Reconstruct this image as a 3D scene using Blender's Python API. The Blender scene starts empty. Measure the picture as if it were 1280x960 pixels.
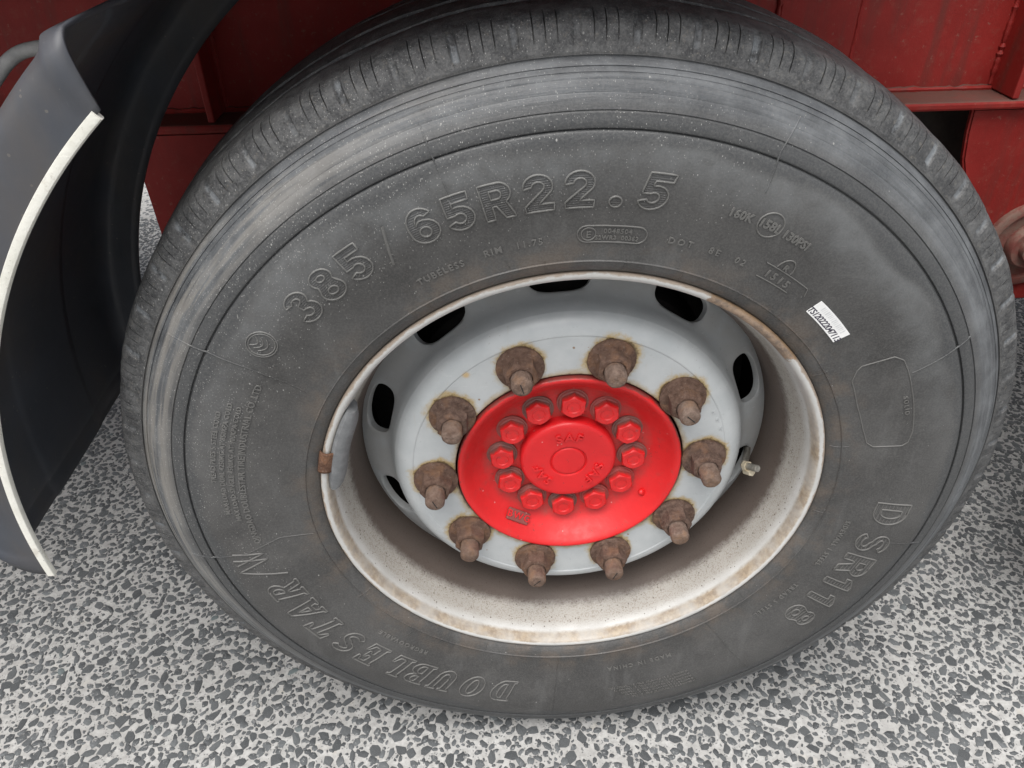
import bpy, bmesh, math, random
import numpy as np
from mathutils import Matrix, Vector

random.seed(7)
rng = np.random.default_rng(7)
PI = math.pi
AXLE = 0.505                       # height of the wheel centre above the ground

# ------------------------------------------------------------------ camera
sc = bpy.context.scene
COL = sc.collection
cam = bpy.data.cameras.new('camera')
cam.sensor_width = 36.0
cam.lens = 957.0 / 1280.0 * 36.0
cam.clip_start = 0.01
cam.clip_end = 500.0
cam_ob = bpy.data.objects.new('camera', cam)
COL.objects.link(cam_ob)
CAM_P = Vector((-0.09335671, -0.66412619, 0.6492679 + AXLE))
CAM_R = ((0.9988719473946862, 0.026762102873995323, 0.03922527957464498),
         (-0.04471427391423025, 0.8081522769040538, 0.5872738126658781),
         (-0.01598331681067973, -0.5883652668067306, 0.8084372866210304))  # columns: right, forward, up
m = Matrix.Identity(4)
for i in range(3):
    m[i][0] = CAM_R[i][0]
    m[i][1] = CAM_R[i][2]
    m[i][2] = -CAM_R[i][1]
    m[i][3] = CAM_P[i]
cam_ob.matrix_world = m
sc.camera = cam_ob

# ------------------------------------------------------------------ sky and sun (bright overcast)
SUN_EL, SUN_AZ = 70.0, 205.0      # azimuth clockwise from +Y
w = bpy.data.worlds.new('World')
sc.world = w
w.use_nodes = True
nt = w.node_tree
nt.nodes.clear()
wo = nt.nodes.new('ShaderNodeOutputWorld')
bg = nt.nodes.new('ShaderNodeBackground')
sky = nt.nodes.new('ShaderNodeTexSky')
sky.sky_type = 'NISHITA'
sky.sun_disc = False
sky.sun_elevation = math.radians(SUN_EL)
sky.sun_rotation = math.radians(SUN_AZ)
sky.air_density = 1.0
sky.dust_density = 3.0
hs = nt.nodes.new('ShaderNodeHueSaturation')
hs.inputs['Saturation'].default_value = 0.22
nt.links.new(sky.outputs[0], hs.inputs['Color'])
nt.links.new(hs.outputs[0], bg.inputs['Color'])
bg.inputs['Strength'].default_value = 0.07
nt.links.new(bg.outputs[0], wo.inputs['Surface'])

sun = bpy.data.lights.new('sun', 'SUN')
sun.energy = 1.5
sun.angle = math.radians(50)
sun.color = (1.0, 0.97, 0.93)
sun_ob = bpy.data.objects.new('sun', sun)
COL.objects.link(sun_ob)
az = math.radians(SUN_AZ); el = math.radians(SUN_EL)
sdir = Vector((math.sin(az) * math.cos(el), math.cos(az) * math.cos(el), math.sin(el)))
sun_ob.rotation_euler = (-sdir).to_track_quat('-Z', 'Y').to_euler()

vs = sc.view_settings
vs.view_transform = 'Standard'
vs.look = 'None'
vs.exposure = 1.4
vs.gamma = 1.0
vs.use_curve_mapping = False
sc.cycles.max_bounces = 6
sc.cycles.diffuse_bounces = 3
sc.cycles.glossy_bounces = 3
sc.cycles.caustics_reflective = False
sc.cycles.caustics_refractive = False


# ------------------------------------------------------------------ helpers
def tag(o, label=None, cat=None, group=None, kind=None):
    if label: o['label'] = label
    if cat: o['category'] = cat
    if group: o['group'] = group
    if kind: o['kind'] = kind
    return o


def link(name, me, mat=None, parent=None, smooth=True, loc=None):
    o = bpy.data.objects.new(name, me)
    COL.objects.link(o)
    if mat is not None and not me.materials:
        me.materials.append(mat)
    if smooth:
        me.polygons.foreach_set('use_smooth', [True] * len(me.polygons))
    if parent is not None:
        o.parent = parent
    if loc is not None:
        o.location = loc
    return o


def empty(name, loc):
    o = bpy.data.objects.new(name, None)
    o.empty_display_size = 0.1
    COL.objects.link(o)
    o.location = loc
    return o


def mesh(name, v, f):
    me = bpy.data.meshes.new(name)
    me.from_pydata([tuple(p) for p in v], [], [tuple(q) for q in f])
    me.update()
    return me


def sharp(me, deg=35):
    me.set_sharp_from_angle(angle=math.radians(deg))


def lathe(prof, n=128, a0=None, a1=None):
    """profile of (r, y) turned about the Y axis; returns verts, faces"""
    prof = list(prof)
    closed = a0 is None
    if closed:
        th = [2 * PI * i / n for i in range(n)]
    else:
        th = [a0 + (a1 - a0) * i / n for i in range(n + 1)]
    v = []
    for t in th:
        c, s = math.cos(t), math.sin(t)
        for r, y in prof:
            v.append((r * c, y, r * s))
    k = len(prof)
    f = []
    cnt = n if closed else n
    for i in range(cnt):
        j = (i + 1) % len(th)
        for q in range(k - 1):
            f.append((i * k + q, i * k + q + 1, j * k + q + 1, j * k + q))
    return v, f


def fix_normals(me):
    bm = bmesh.new(); bm.from_mesh(me)
    bmesh.ops.remove_doubles(bm, verts=bm.verts, dist=1e-5)
    bmesh.ops.recalc_face_normals(bm, faces=bm.faces)
    bm.to_mesh(me); bm.free()
    return me


def smooth_prof(pts, sub=4):
    """Catmull-Rom through (r, y) points"""
    p = [np.array(q, float) for q in pts]
    p = [2 * p[0] - p[1]] + p + [2 * p[-1] - p[-2]]
    out = []
    for i in range(1, len(p) - 2):
        for j in range(sub):
            t = j / sub
            a, b, c, d = p[i - 1], p[i], p[i + 1], p[i + 2]
            out.append(tuple(0.5 * (2 * b + (c - a) * t + (2 * a - 5 * b + 4 * c - d) * t * t + (3 * b - a - 3 * c + d) * t ** 3)))
    out.append(tuple(p[-2]))
    return out


def bevel_box(name, size, loc=(0, 0, 0), bev=0.003, seg=2, rot=None):
    bm = bmesh.new()
    bmesh.ops.create_cube(bm, size=1.0)
    bmesh.ops.scale(bm, vec=size, verts=bm.verts)
    if bev:
        bmesh.ops.bevel(bm, geom=list(bm.edges), offset=bev, segments=seg, affect='EDGES', profile=0.5)
    if rot is not None:
        bmesh.ops.rotate(bm, verts=bm.verts, matrix=rot, cent=(0, 0, 0))
    bmesh.ops.translate(bm, verts=bm.verts, vec=loc)
    me = bpy.data.meshes.new(name)
    bm.to_mesh(me); bm.free()
    return me


# ------------------------------------------------------------------ node helper
class NB:
    def __init__(self, name):
        self.mat = bpy.data.materials.new(name)
        self.mat.use_nodes = True
        self.t = self.mat.node_tree
        self.t.nodes.clear()
        self.out = self.t.nodes.new('ShaderNodeOutputMaterial')
        self.b = self.t.nodes.new('ShaderNodeBsdfPrincipled')
        self.t.links.new(self.b.outputs[0], self.out.inputs['Surface'])
        self._tc = None

    def put(self, sock, val):
        if isinstance(val, bpy.types.NodeSocket):
            self.t.links.new(val, sock)
        elif val is not None:
            if isinstance(val, (tuple, list)) and len(val) == 3 and sock.type == 'RGBA':
                val = tuple(val) + (1.0,)
            sock.default_value = val

    def set(self, **k):
        for n, v in k.items():
            self.put(self.b.inputs[n.replace('_', ' ')], v)

    def obj(self):
        if self._tc is None:
            self._tc = self.t.nodes.new('ShaderNodeTexCoord')
        return self._tc.outputs['Object']

    def m(self, op, a, b=None, c=None, clamp=False):
        n = self.t.nodes.new('ShaderNodeMath'); n.operation = op; n.use_clamp = clamp
        self.put(n.inputs[0], a)
        if b is not None: self.put(n.inputs[1], b)
        if c is not None: self.put(n.inputs[2], c)
        return n.outputs[0]

    def step(self, x, lo, hi, a=0.0, b=1.0):
        n = self.t.nodes.new('ShaderNodeMapRange'); n.interpolation_type = 'SMOOTHSTEP'
        self.put(n.inputs['Value'], x)
        self.put(n.inputs['From Min'], lo); self.put(n.inputs['From Max'], hi)
        self.put(n.inputs['To Min'], a); self.put(n.inputs['To Max'], b)
        return n.outputs[0]

    def mul(self, *xs):
        o = xs[0]
        for x in xs[1:]:
            o = self.m('MULTIPLY', o, x)
        return o

    def add(self, *xs):
        o = xs[0]
        for x in xs[1:]:
            o = self.m('ADD', o, x)
        return o

    def inv(self, x): return self.m('SUBTRACT', 1.0, x)

    def mix(self, f, a, b, mode='MIX'):
        n = self.t.nodes.new('ShaderNodeMix'); n.data_type = 'RGBA'; n.blend_type = mode
        n.clamp_factor = True
        self.put(n.inputs['Factor'], f)
        A = [s for s in n.inputs if s.name == 'A' and s.type == 'RGBA'][0]
        B = [s for s in n.inputs if s.name == 'B' and s.type == 'RGBA'][0]
        self.put(A, a); self.put(B, b)
        return [s for s in n.outputs if s.type == 'RGBA'][0]

    def xyz(self, v=None):
        n = self.t.nodes.new('ShaderNodeSeparateXYZ'); self.put(n.inputs[0], v if v is not None else self.obj())
        return n.outputs[0], n.outputs[1], n.outputs[2]

    def vec(self, x, y, z):
        n = self.t.nodes.new('ShaderNodeCombineXYZ')
        self.put(n.inputs[0], x); self.put(n.inputs[1], y); self.put(n.inputs[2], z)
        return n.outputs[0]

    def shuffled(self):
        n = self.t.nodes.new('ShaderNodeObjectInfo')
        v = self.t.nodes.new('ShaderNodeVectorMath'); v.operation = 'ADD'
        self.t.links.new(self.obj(), v.inputs[0])
        self.t.links.new(self.vec(self.mul(n.outputs['Random'], 7.3), self.mul(n.outputs['Random'], -3.1), 0.0), v.inputs[1])
        self.rnd = n.outputs['Random']
        return v.outputs[0]

    def vscale(self, v, s):
        n = self.t.nodes.new('ShaderNodeVectorMath'); n.operation = 'MULTIPLY'
        self.put(n.inputs[0], v); n.inputs[1].default_value = s
        return n.outputs[0]

    def noise(self, scale, detail=5, rough=0.55, vec=None, dist=0.0):
        n = self.t.nodes.new('ShaderNodeTexNoise')
        self.put(n.inputs['Vector'], vec if vec is not None else self.obj())
        n.inputs['Scale'].default_value = scale
        n.inputs['Detail'].default_value = detail
        n.inputs['Roughness'].default_value = rough
        n.inputs['Distortion'].default_value = dist
        return n.outputs[0]

    def voro(self, scale, vec=None, feature='F1', rnd=1.0):
        n = self.t.nodes.new('ShaderNodeTexVoronoi'); n.feature = feature
        self.put(n.inputs['Vector'], vec if vec is not None else self.obj())
        n.inputs['Scale'].default_value = scale
        n.inputs['Randomness'].default_value = rnd
        return n

    def attr(self, name):
        n = self.t.nodes.new('ShaderNodeAttribute'); n.attribute_name = name
        return n

    def bump(self, h, dist=0.001, strength=1.0, nrm=None):
        n = self.t.nodes.new('ShaderNodeBump')
        n.inputs['Strength'].default_value = strength
        n.inputs['Distance'].default_value = dist
        self.put(n.inputs['Height'], h)
        if nrm is not None: self.put(n.inputs['Normal'], nrm)
        return n.outputs[0]

    def polar(self):
        x, y, z = self.xyz()
        r = self.m('SQRT', self.add(self.mul(x, x), self.mul(z, z)))
        th = self.m('ARCTAN2', z, x)
        return x, y, z, r, th


# ------------------------------------------------------------------ materials
def mat_rubber(name, hatch=False, raised=False):
    b = NB(name)
    x, y, z, r, th = b.polar()
    cx = b.m('DIVIDE', x, r); cz = b.m('DIVIDE', z, r)
    streak = b.noise(1.0, 5, 0.6, b.vec(b.mul(cx, 3.2), b.mul(r, 130), b.mul(cz, 3.2)))
    streak2 = b.noise(1.0, 3, 0.6, b.vec(b.mul(cx, 9), b.mul(r, 420), b.mul(cz, 9)))
    cloud = b.noise(7, 5, 0.62)
    cloud2 = b.noise(24, 5, 0.68)
    fine = b.noise(480, 2, 0.7)
    wob = b.mul(b.m('SUBTRACT', b.add(b.mul(b.noise(9, 3, 0.5), 0.85), b.mul(cloud2, 0.15)), 0.5), 0.055)
    rw = b.add(r, wob)
    # body of the sidewall: greyish rubber dulled by road dust
    col = b.mix(b.step(cloud, 0.34, 0.66), (0.051, 0.0500, 0.0488), (0.083, 0.0817, 0.0795))
    col = b.mix(b.mul(b.step(cloud2, 0.45, 0.75), 0.30), col, (0.145, 0.140, 0.132))
    # faint smeared wipe marks
    wipe = b.noise(1.0, 4, 0.6, b.vscale(b.obj(), (34, 20, 9)))
    col = b.mix(b.mul(b.step(wipe, 0.55, 0.72), 0.25), col, (0.17, 0.17, 0.166))
    # pale zone around the lettering's outer edge, fading out towards the bottom
    pale = b.mul(b.step(rw, 0.375, 0.424), b.inv(b.step(rw, 0.424, 0.440)), b.step(z, -0.05, 0.35))
    col = b.mix(b.mul(pale, b.step(cloud2, 0.15, 0.75), 0.70), col, (0.175, 0.184, 0.188))
    # dark smooth band inside the groove ring, with a ragged inner border
    darkb = b.mul(b.step(rw, 0.426, 0.436), b.inv(b.step(r, 0.454, 0.462)))
    col = b.mix(b.mul(darkb, 0.75), col, b.mix(streak, (0.040, 0.043, 0.046), (0.076, 0.080, 0.083)))
    # worn, scuffed shoulder: bluish grey, brushed along the direction of travel
    worn = b.mul(b.step(r, 0.452, 0.472), b.inv(b.step(r, 0.4925, 0.4965)))
    wmix = b.add(b.mul(streak, 0.40), b.mul(streak2, 0.08), b.mul(cloud2, 0.52))
    wcol = b.mix(b.step(wmix, 0.36, 0.66), (0.074, 0.079, 0.085), (0.190, 0.201, 0.209))
    wcol = b.mix(b.mul(b.step(b.noise(75, 5, 0.72), 0.52, 0.68), 0.5), wcol, (0.10, 0.106, 0.112))
    col = b.mix(b.mul(worn, 0.95), col, wcol)
    # tan dust on the scuffed shoulder at the front upper quarter
    tan = b.mul(worn, b.step(b.add(b.mul(cx, -0.85), b.mul(cz, 0.25)), 0.25, 0.9), b.step(streak, 0.40, 0.58))
    col = b.mix(b.mul(tan, 0.50), col, (0.33, 0.30, 0.255))
    # tread
    tread = b.step(r, 0.4945, 0.4985)
    tn = b.noise(60, 6, 0.72)
    tcol = b.mix(b.step(tn, 0.36, 0.66), (0.045, 0.046, 0.048), (0.115, 0.116, 0.115))
    tcol = b.mix(b.mul(b.step(b.noise(170, 4, 0.7), 0.57, 0.70), 0.40), tcol, (0.22, 0.20, 0.165))
    nt_ = b.attr('notch').outputs['Fac']
    tcol = b.mix(b.mul(b.step(nt_, 0.35, 0.95), b.step(tn, 0.38, 0.58), 0.75), tcol, (0.235, 0.255, 0.27))
    col = b.mix(tread, col, tcol)
    # brake rust bled onto the bead
    rb = b.mul(b.inv(b.step(rw, 0.312, 0.352)), b.step(cloud2, 0.42, 0.64))
    col = b.mix(b.mul(rb, 0.40), col, (0.15, 0.105, 0.070))
    # splashed specks of pale mud, thickest at the upper front
    dens = b.mul(b.step(b.add(b.mul(cx, -0.75), b.mul(cz, 0.62)), 0.10, 1.0), b.step(r, 0.32, 0.43), b.step(cloud2, 0.25, 0.6))
    spk = None
    for scl, share, big in ((720, 0.52, 0.26), (330, 0.07, 0.18)):
        vv = b.vscale(b.obj(), (1.0, 1.0, 0.62))
        vo = b.voro(scl, vv)
        c0, c1, c2 = b.xyz(vo.outputs['Color'])
        k_ = b.mul(b.m('GREATER_THAN', c0, b.m('SUBTRACT', 0.997, b.mul(dens, share))), b.m('LESS_THAN', vo.outputs['Distance'], b.add(0.10, b.mul(c1, big))), b.add(0.35, b.mul(c2, 0.65)))
        spk = k_ if spk is None else b.m('MAXIMUM', spk, k_)
    col = b.mix(b.mul(spk, 0.75), col, (0.46, 0.455, 0.43))
    # fine grain of the dust
    col = b.mix(b.mul(b.step(fine, 0.35, 0.7), 0.35), col, b.mix(0.5, col, (0.24, 0.235, 0.22)))
    col = b.mix(1.0, col, (0.84, 0.84, 0.85), 'MULTIPLY')
    h = b.add(b.mul(fine, 0.40), b.mul(b.mul(worn, streak2), 0.7), b.mul(b.mul(tread, b.noise(130, 4, 0.72)), 2.6))
    if raised:
        col = b.mix(0.42, col, (0.19, 0.186, 0.175))
    if hatch:
        wv = b.m('SINE', b.mul(b.add(x, b.mul(z, 0.25)), 3000))
        h = b.add(h, b.mul(wv, 0.6))
        col = b.mix(0.15, col, (0.16, 0.155, 0.15))
    b.set(Base_Color=col, Roughness=b.step(cloud2, 0.3, 0.7, 0.44, 0.62), Normal=b.bump(h, 0.0010, 0.8))
    b.b.inputs['Specular IOR Level'].default_value = 0.42
    return b.mat


STUD_PHASE = math.radians(111.12)


def mat_disc():
    b = NB('disc_paint')
    x, y, z, r, th = b.polar()
    # distance to the nearest wheel stud
    k = 2 * PI / 10
    t = b.m('SUBTRACT', b.m('FLOORED_MODULO', b.add(b.m('SUBTRACT', th, STUD_PHASE), k / 2 + 4 * PI), k), k / 2)
    dx = b.m('SUBTRACT', b.mul(r, b.m('COSINE', t)), 0.1675)
    dz = b.mul(r, b.m('SINE', t))
    d = b.m('SQRT', b.add(b.mul(dx, dx), b.mul(dz, dz)))
    n1 = b.noise(160, 6, 0.7)
    n2 = b.noise(26, 6, 0.6)
    n3 = b.noise(700, 3, 0.7)
    paint = b.mix(b.step(n2, 0.3, 0.7), (0.41, 0.432, 0.440), (0.47, 0.49, 0.495))
    # back of the bowl carries brown road film
    film = b.mul(b.step(y, 0.070, 0.105), b.step(n2, 0.25, 0.6))
    paint = b.mix(b.mul(film, 0.42), paint, (0.22, 0.195, 0.17))
    # rust halo round every nut
    dd = b.add(d, b.mul(b.m('SUBTRACT', n1, 0.5), 0.016), b.mul(b.m('SUBTRACT', n2, 0.5), 0.026), 0.0005)
    halo = b.inv(b.step(dd, 0.0275, 0.0365))
    col = b.mix(b.mul(halo, 0.85), paint, (0.42, 0.29, 0.10))
    col = b.mix(b.mul(b.inv(b.step(dd, 0.0255, 0.0295)), 0.9), col, (0.10, 0.065, 0.038))
    # rust creeping round the hub seat
    rr = b.add(r, b.mul(b.m('SUBTRACT', n1, 0.5), 0.010), b.mul(b.m('SUBTRACT', n2, 0.5), 0.014))
    seat = b.inv(b.step(rr, 0.1430, 0.1515))
    col = b.mix(b.mul(seat, 0.7), col, (0.36, 0.27, 0.13))
    col = b.mix(b.mul(b.inv(b.step(rr, 0.1410, 0.1445)), 0.8), col, (0.12, 0.075, 0.055))
    # scattered rust freckles
    vo = b.voro(120)
    fk = b.mul(b.m('GREATER_THAN', b.xyz(vo.outputs['Color'])[0], 0.975), b.m('LESS_THAN', b.add(vo.outputs['Distance'], b.mul(n1, 0.25)), 0.33), b.inv(b.step(r, 0.19, 0.205)))
    col = b.mix(b.mul(fk, 0.8), col, (0.22, 0.12, 0.05))
    v3 = b.voro(420)
    fk2 = b.mul(b.m('GREATER_THAN', b.xyz(v3.outputs['Color'])[1], 0.93), b.m('LESS_THAN', v3.outputs['Distance'], 0.22), b.step(n2, 0.4, 0.6))
    col = b.mix(b.mul(fk2, 0.55), col, (0.20, 0.17, 0.14))
    run = b.noise(1.0, 4, 0.65, b.vec(b.mul(x, 170), 0.0, b.mul(z, 16)))
    col = b.mix(b.mul(b.step(run, 0.60, 0.76), b.inv(b.step(d, 0.030, 0.060)), 0.5), col, (0.40, 0.31, 0.17))
    scr = b.noise(1.0, 3, 0.7, b.vscale(b.obj(), (60, 60, 420)))
    col = b.mix(b.mul(b.step(scr, 0.64, 0.72), 0.30), col, (0.62, 0.63, 0.63))
    # one larger rust bloom
    bl = b.m('SQRT', b.add(b.m('POWER', b.m('SUBTRACT', x, -0.122), 2), b.m('POWER', b.m('SUBTRACT', z, 0.147), 2)))
    col = b.mix(b.mul(b.inv(b.step(b.add(bl, b.mul(n1, 0.006)), 0.004, 0.0095)), 0.75), col, (0.50, 0.32, 0.10))
    b.set(Base_Color=col, Roughness=b.step(n1, 0.3, 0.7, 0.27, 0.38), Normal=b.bump(b.add(b.mul(n1, 0.5), b.mul(n3, 0.3), b.mul(n2, 1.2)), 0.0006, 0.5))
    return b.mat


def mat_rim():
    b = NB('rim_paint')
    x, y, z, r, th = b.polar()
    cx = b.m('DIVIDE', x, r); cz = b.m('DIVIDE', z, r)
    n1 = b.noise(130, 6, 0.7)
    n2 = b.noise(22, 6, 0.62)
    n3 = b.noise(520, 3, 0.7)
    paint = b.mix(b.step(n2, 0.3, 0.7), (0.46, 0.455, 0.437), (0.55, 0.548, 0.532))
    # speckled brake dust on the barrel
    dust = b.step(y, 0.013, 0.030)
    spk = b.mul(b.step(b.add(b.mul(n3, 0.80), b.mul(n1, 0.25)), 0.53, 0.66), dust)
    col = b.mix(b.mul(dust, 0.80), paint, (0.34, 0.315, 0.28))
    col = b.mix(b.mul(spk, 0.70), col, (0.19, 0.15, 0.12))
    vo = b.voro(260)
    dot = b.mul(b.m('GREATER_THAN', b.xyz(vo.outputs['Color'])[0], 0.90), b.m('LESS_THAN', vo.outputs['Distance'], 0.28), b.step(y, 0.008, 0.02))
    col = b.mix(b.mul(dot, 0.8), col, (0.10, 0.075, 0.06))
    deep_shade = b.step(b.add(y, b.mul(n1, 0.012)), 0.050, 0.066)  # shade of the barrel well painted into the colour, in brake-dust brown
    col = b.mix(b.mul(deep_shade, 0.92), col, (0.075, 0.053, 0.043))
    col = b.mix(b.step(y, 0.116, 0.128), col, (0.022, 0.018, 0.016))  # near-black painted behind the disc so the vent holes look unlit
    # rusty gutter just inside the lip
    yw = b.add(y, b.mul(b.m('SUBTRACT', n1, 0.5), 0.006))
    gut = b.mul(b.inv(b.step(b.add(r, b.mul(b.m('SUBTRACT', n1, 0.5), 0.003)), 0.2905, 0.2925)), b.inv(b.step(yw, 0.0085, 0.0150)), b.inv(b.step(cz, 0.15, 0.65)))
    col = b.mix(b.mul(gut, b.step(n2, 0.30, 0.66, 0.30, 0.85)), col, b.mix(b.step(n1, 0.35, 0.65), (0.20, 0.138, 0.080), (0.36, 0.275, 0.175)))
    # chipped lip: bare rust where the paint has gone, mostly the upper rear arc and the tyre edge
    arc = b.step(b.add(b.mul(cx, 0.62), b.mul(cz, 0.78)), 0.955, 0.992)
    chip = b.step(b.add(n2, b.mul(n1, 0.35), b.mul(arc, 0.42)), 0.83, 0.89)
    lip = b.inv(b.step(y, 0.004, 0.010))
    col = b.mix(b.mul(chip, lip, 0.9), col, b.mix(b.step(n1, 0.35, 0.65), (0.13, 0.085, 0.055), (0.33, 0.22, 0.14)))
    edge = b.mul(b.step(b.add(r, b.mul(b.m('SUBTRACT', n1, 0.5), 0.005), b.mul(b.m('SUBTRACT', n2, 0.5), 0.010)), 0.2950, 0.2972), lip)
    col = b.mix(b.mul(edge, 0.7), col, (0.24, 0.155, 0.085))
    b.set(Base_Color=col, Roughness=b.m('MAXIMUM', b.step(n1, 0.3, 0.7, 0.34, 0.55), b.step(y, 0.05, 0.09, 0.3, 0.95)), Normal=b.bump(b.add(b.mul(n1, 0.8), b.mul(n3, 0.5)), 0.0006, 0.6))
    b.put(b.b.inputs['Specular IOR Level'], b.step(y, 0.09, 0.12, 0.5, 0.05))
    return b.mat


def mat_rust(name, c0=(0.060, 0.037, 0.029), c1=(0.190, 0.128, 0.102), c2=(0.23, 0.125, 0.072)):
    b = NB(name)
    ov = b.shuffled()
    n1 = b.noise(120, 6, 0.72, ov)
    n2 = b.noise(420, 4, 0.7, ov)
    n3 = b.noise(45, 4, 0.6, ov)
    col = b.mix(b.step(n1, 0.3, 0.7), c0, c1)
    col = b.mix(b.mul(b.rnd, 0.45), col, (0.125, 0.068, 0.045))
    col = b.mix(b.mul(b.step(n3, 0.48, 0.68), 0.6), col, c2)
    col = b.mix(b.mul(b.step(n2, 0.58, 0.72), 0.55), col, (0.33, 0.27, 0.23))
    b.set(Base_Color=col, Roughness=0.88, Normal=b.bump(b.add(n1, b.mul(n2, 0.6)), 0.0034, 1.0))
    b.b.inputs['Specular IOR Level'].default_value = 0.25
    return b.mat


def mat_red(name, base=(0.66, 0.012, 0.014), dirt=0.5, rough=0.42, polar_dirt=True):
    b = NB(name)
    n1 = b.noise(60, 6, 0.65)
    n2 = b.noise(300, 4, 0.7)
    n3 = b.noise(14, 5, 0.6)
    col = b.mix(b.step(n3, 0.3, 0.7), base, tuple(c * 0.84 for c in base))
    col = b.mix(b.mul(b.step(n1, 0.56, 0.78), dirt * 0.7), col, (0.20, 0.085, 0.065))
    if polar_dirt:
        # grime settled on the floor of the dish, among the bolts
        x, y, z, r, th = b.polar()
        g = b.mul(b.step(y, 0.0655, 0.0735), b.step(n1, 0.30, 0.62))
        col = b.mix(b.mul(g, 0.42), col, (0.17, 0.08, 0.065))
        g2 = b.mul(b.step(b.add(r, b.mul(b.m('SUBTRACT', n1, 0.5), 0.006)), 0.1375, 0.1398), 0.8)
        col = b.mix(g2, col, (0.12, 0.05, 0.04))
    chp = b.step(b.add(b.mul(b.noise(85, 5, 0.75), 0.7), b.mul(n2, 0.3)), 0.60, 0.64)
    col = b.mix(b.mul(chp, 0.55), col, (0.11, 0.035, 0.030))
    vo = b.voro(210)
    sp = b.mul(b.m('GREATER_THAN', b.xyz(vo.outputs['Color'])[0], 0.972), b.m('LESS_THAN', vo.outputs['Distance'], 0.22))
    col = b.mix(b.mul(sp, 0.6), col, (0.62, 0.32, 0.30))
    b.set(Base_Color=col, Roughness=b.step(n1, 0.3, 0.7, rough - 0.06, rough + 0.16), Normal=b.bump(b.add(b.mul(n2, 0.5), n1), 0.0006, 0.55))
    return b.mat


def mat_bolt():
    b = NB('bolt_paint')
    x, y, z = b.xyz()
    n1 = b.noise(140, 5, 0.68, b.shuffled())
    col = b.mix(b.step(n1, 0.3, 0.7), (0.66, 0.014, 0.016), (0.55, 0.013, 0.014))
    # grime lodged round the washer and the flats near it
    g = b.mul(b.step(b.add(y, b.mul(n1, 0.010)), 0.006, 0.0125), b.add(0.55, b.mul(b.rnd, 0.4)))
    col = b.mix(b.mul(b.step(n1, 0.56, 0.72), b.rnd, 0.6), col, (0.25, 0.05, 0.045))
    col = b.mix(g, col, (0.145, 0.095, 0.08))
    b.set(Base_Color=col, Roughness=0.45, Normal=b.bump(n1, 0.0007, 0.6))
    return b.mat


def mat_chassis():
    b = NB('chassis_red')
    x, y, z = b.xyz()
    n1 = b.noise(9, 7, 0.62)
    n2 = b.noise(60, 6, 0.68)
    n3 = b.noise(420, 4, 0.7)
    col = b.mix(b.step(n1, 0.3, 0.7), (0.215, 0.014, 0.011), (0.275, 0.020, 0.016))
    col = b.mix(b.mul(b.step(n2, 0.52, 0.75), 0.4), col, (0.24, 0.07, 0.05))
    drip = b.noise(1.0, 5, 0.65, b.vec(b.mul(x, 26), b.mul(y, 26), b.mul(z, 3.0)))
    col = b.mix(b.mul(b.step(drip, 0.48, 0.74), 0.55), col, (0.085, 0.035, 0.027))
    col = b.mix(b.mul(b.step(b.noise(130, 4, 0.7), 0.60, 0.72), 0.45), col, (0.26, 0.13, 0.10))
    nrm = b.t.nodes.new('ShaderNodeNewGeometry')
    up = b.xyz(nrm.outputs['True Normal'])[2]
    col = b.mix(b.mul(b.step(up, 0.6, 0.9), b.step(n2, 0.2, 0.5, 0.5, 0.85)), col, (0.085, 0.056, 0.045))
    b.set(Base_Color=col, Roughness=0.6, Normal=b.bump(b.add(n2, b.mul(n3, 0.5)), 0.0008, 0.6))
    b.b.inputs['Specular IOR Level'].default_value = 0.3
    return b.mat


def mat_simple(name, c0, c1, scale=40, rough=0.6, bump=0.0006, metallic=0.0, spec=0.5):
    b = NB(name)
    n1 = b.noise(scale, 6, 0.65)
    n2 = b.noise(scale * 9, 4, 0.65)
    b.set(Base_Color=b.mix(b.step(n1, 0.32, 0.68), c0, c1), Roughness=b.step(n2, 0.3, 0.7, rough - 0.08, rough + 0.08), Metallic=metallic,
          Normal=b.bump(b.add(n1, b.mul(n2, 0.5)), bump, 0.6))
    b.b.inputs['Specular IOR Level'].default_value = spec
    return b.mat


def mat_plastic():
    b = NB('mudguard_plastic')
    n1 = b.noise(7, 7, 0.65)
    n2 = b.noise(55, 6, 0.7)
    sc_ = b.noise(1.0, 5, 0.7, b.vscale(b.obj(), (160, 160, 22)))
    col = b.mix(b.step(n1, 0.3, 0.7), (0.043, 0.048, 0.059), (0.062, 0.069, 0.084))
    col = b.mix(b.mul(b.step(sc_, 0.62, 0.76), 0.35), col, (0.14, 0.145, 0.15))
    col = b.mix(b.mul(b.step(n2, 0.6, 0.8), 0.30), col, (0.12, 0.115, 0.11))
    vo = b.voro(120)
    spl = b.mul(b.m('GREATER_THAN', b.xyz(vo.outputs['Color'])[0], 0.90), b.m('LESS_THAN', b.add(vo.outputs['Distance'], b.mul(n2, 0.2)), 0.26))
    col = b.mix(b.mul(spl, 0.45), col, (0.20, 0.18, 0.155))
    film = b.noise(1.0, 5, 0.65, b.vscale(b.obj(), (6, 3, 2.2)))
    col = b.mix(b.mul(b.step(film, 0.42, 0.70), 0.60), col, (0.090, 0.076, 0.064))
    b.set(Base_Color=col, Roughness=b.step(n1, 0.3, 0.7, 0.46, 0.64), Normal=b.bump(b.add(n2, b.mul(sc_, 0.4)), 0.0007, 0.5))
    return b.mat


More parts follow.
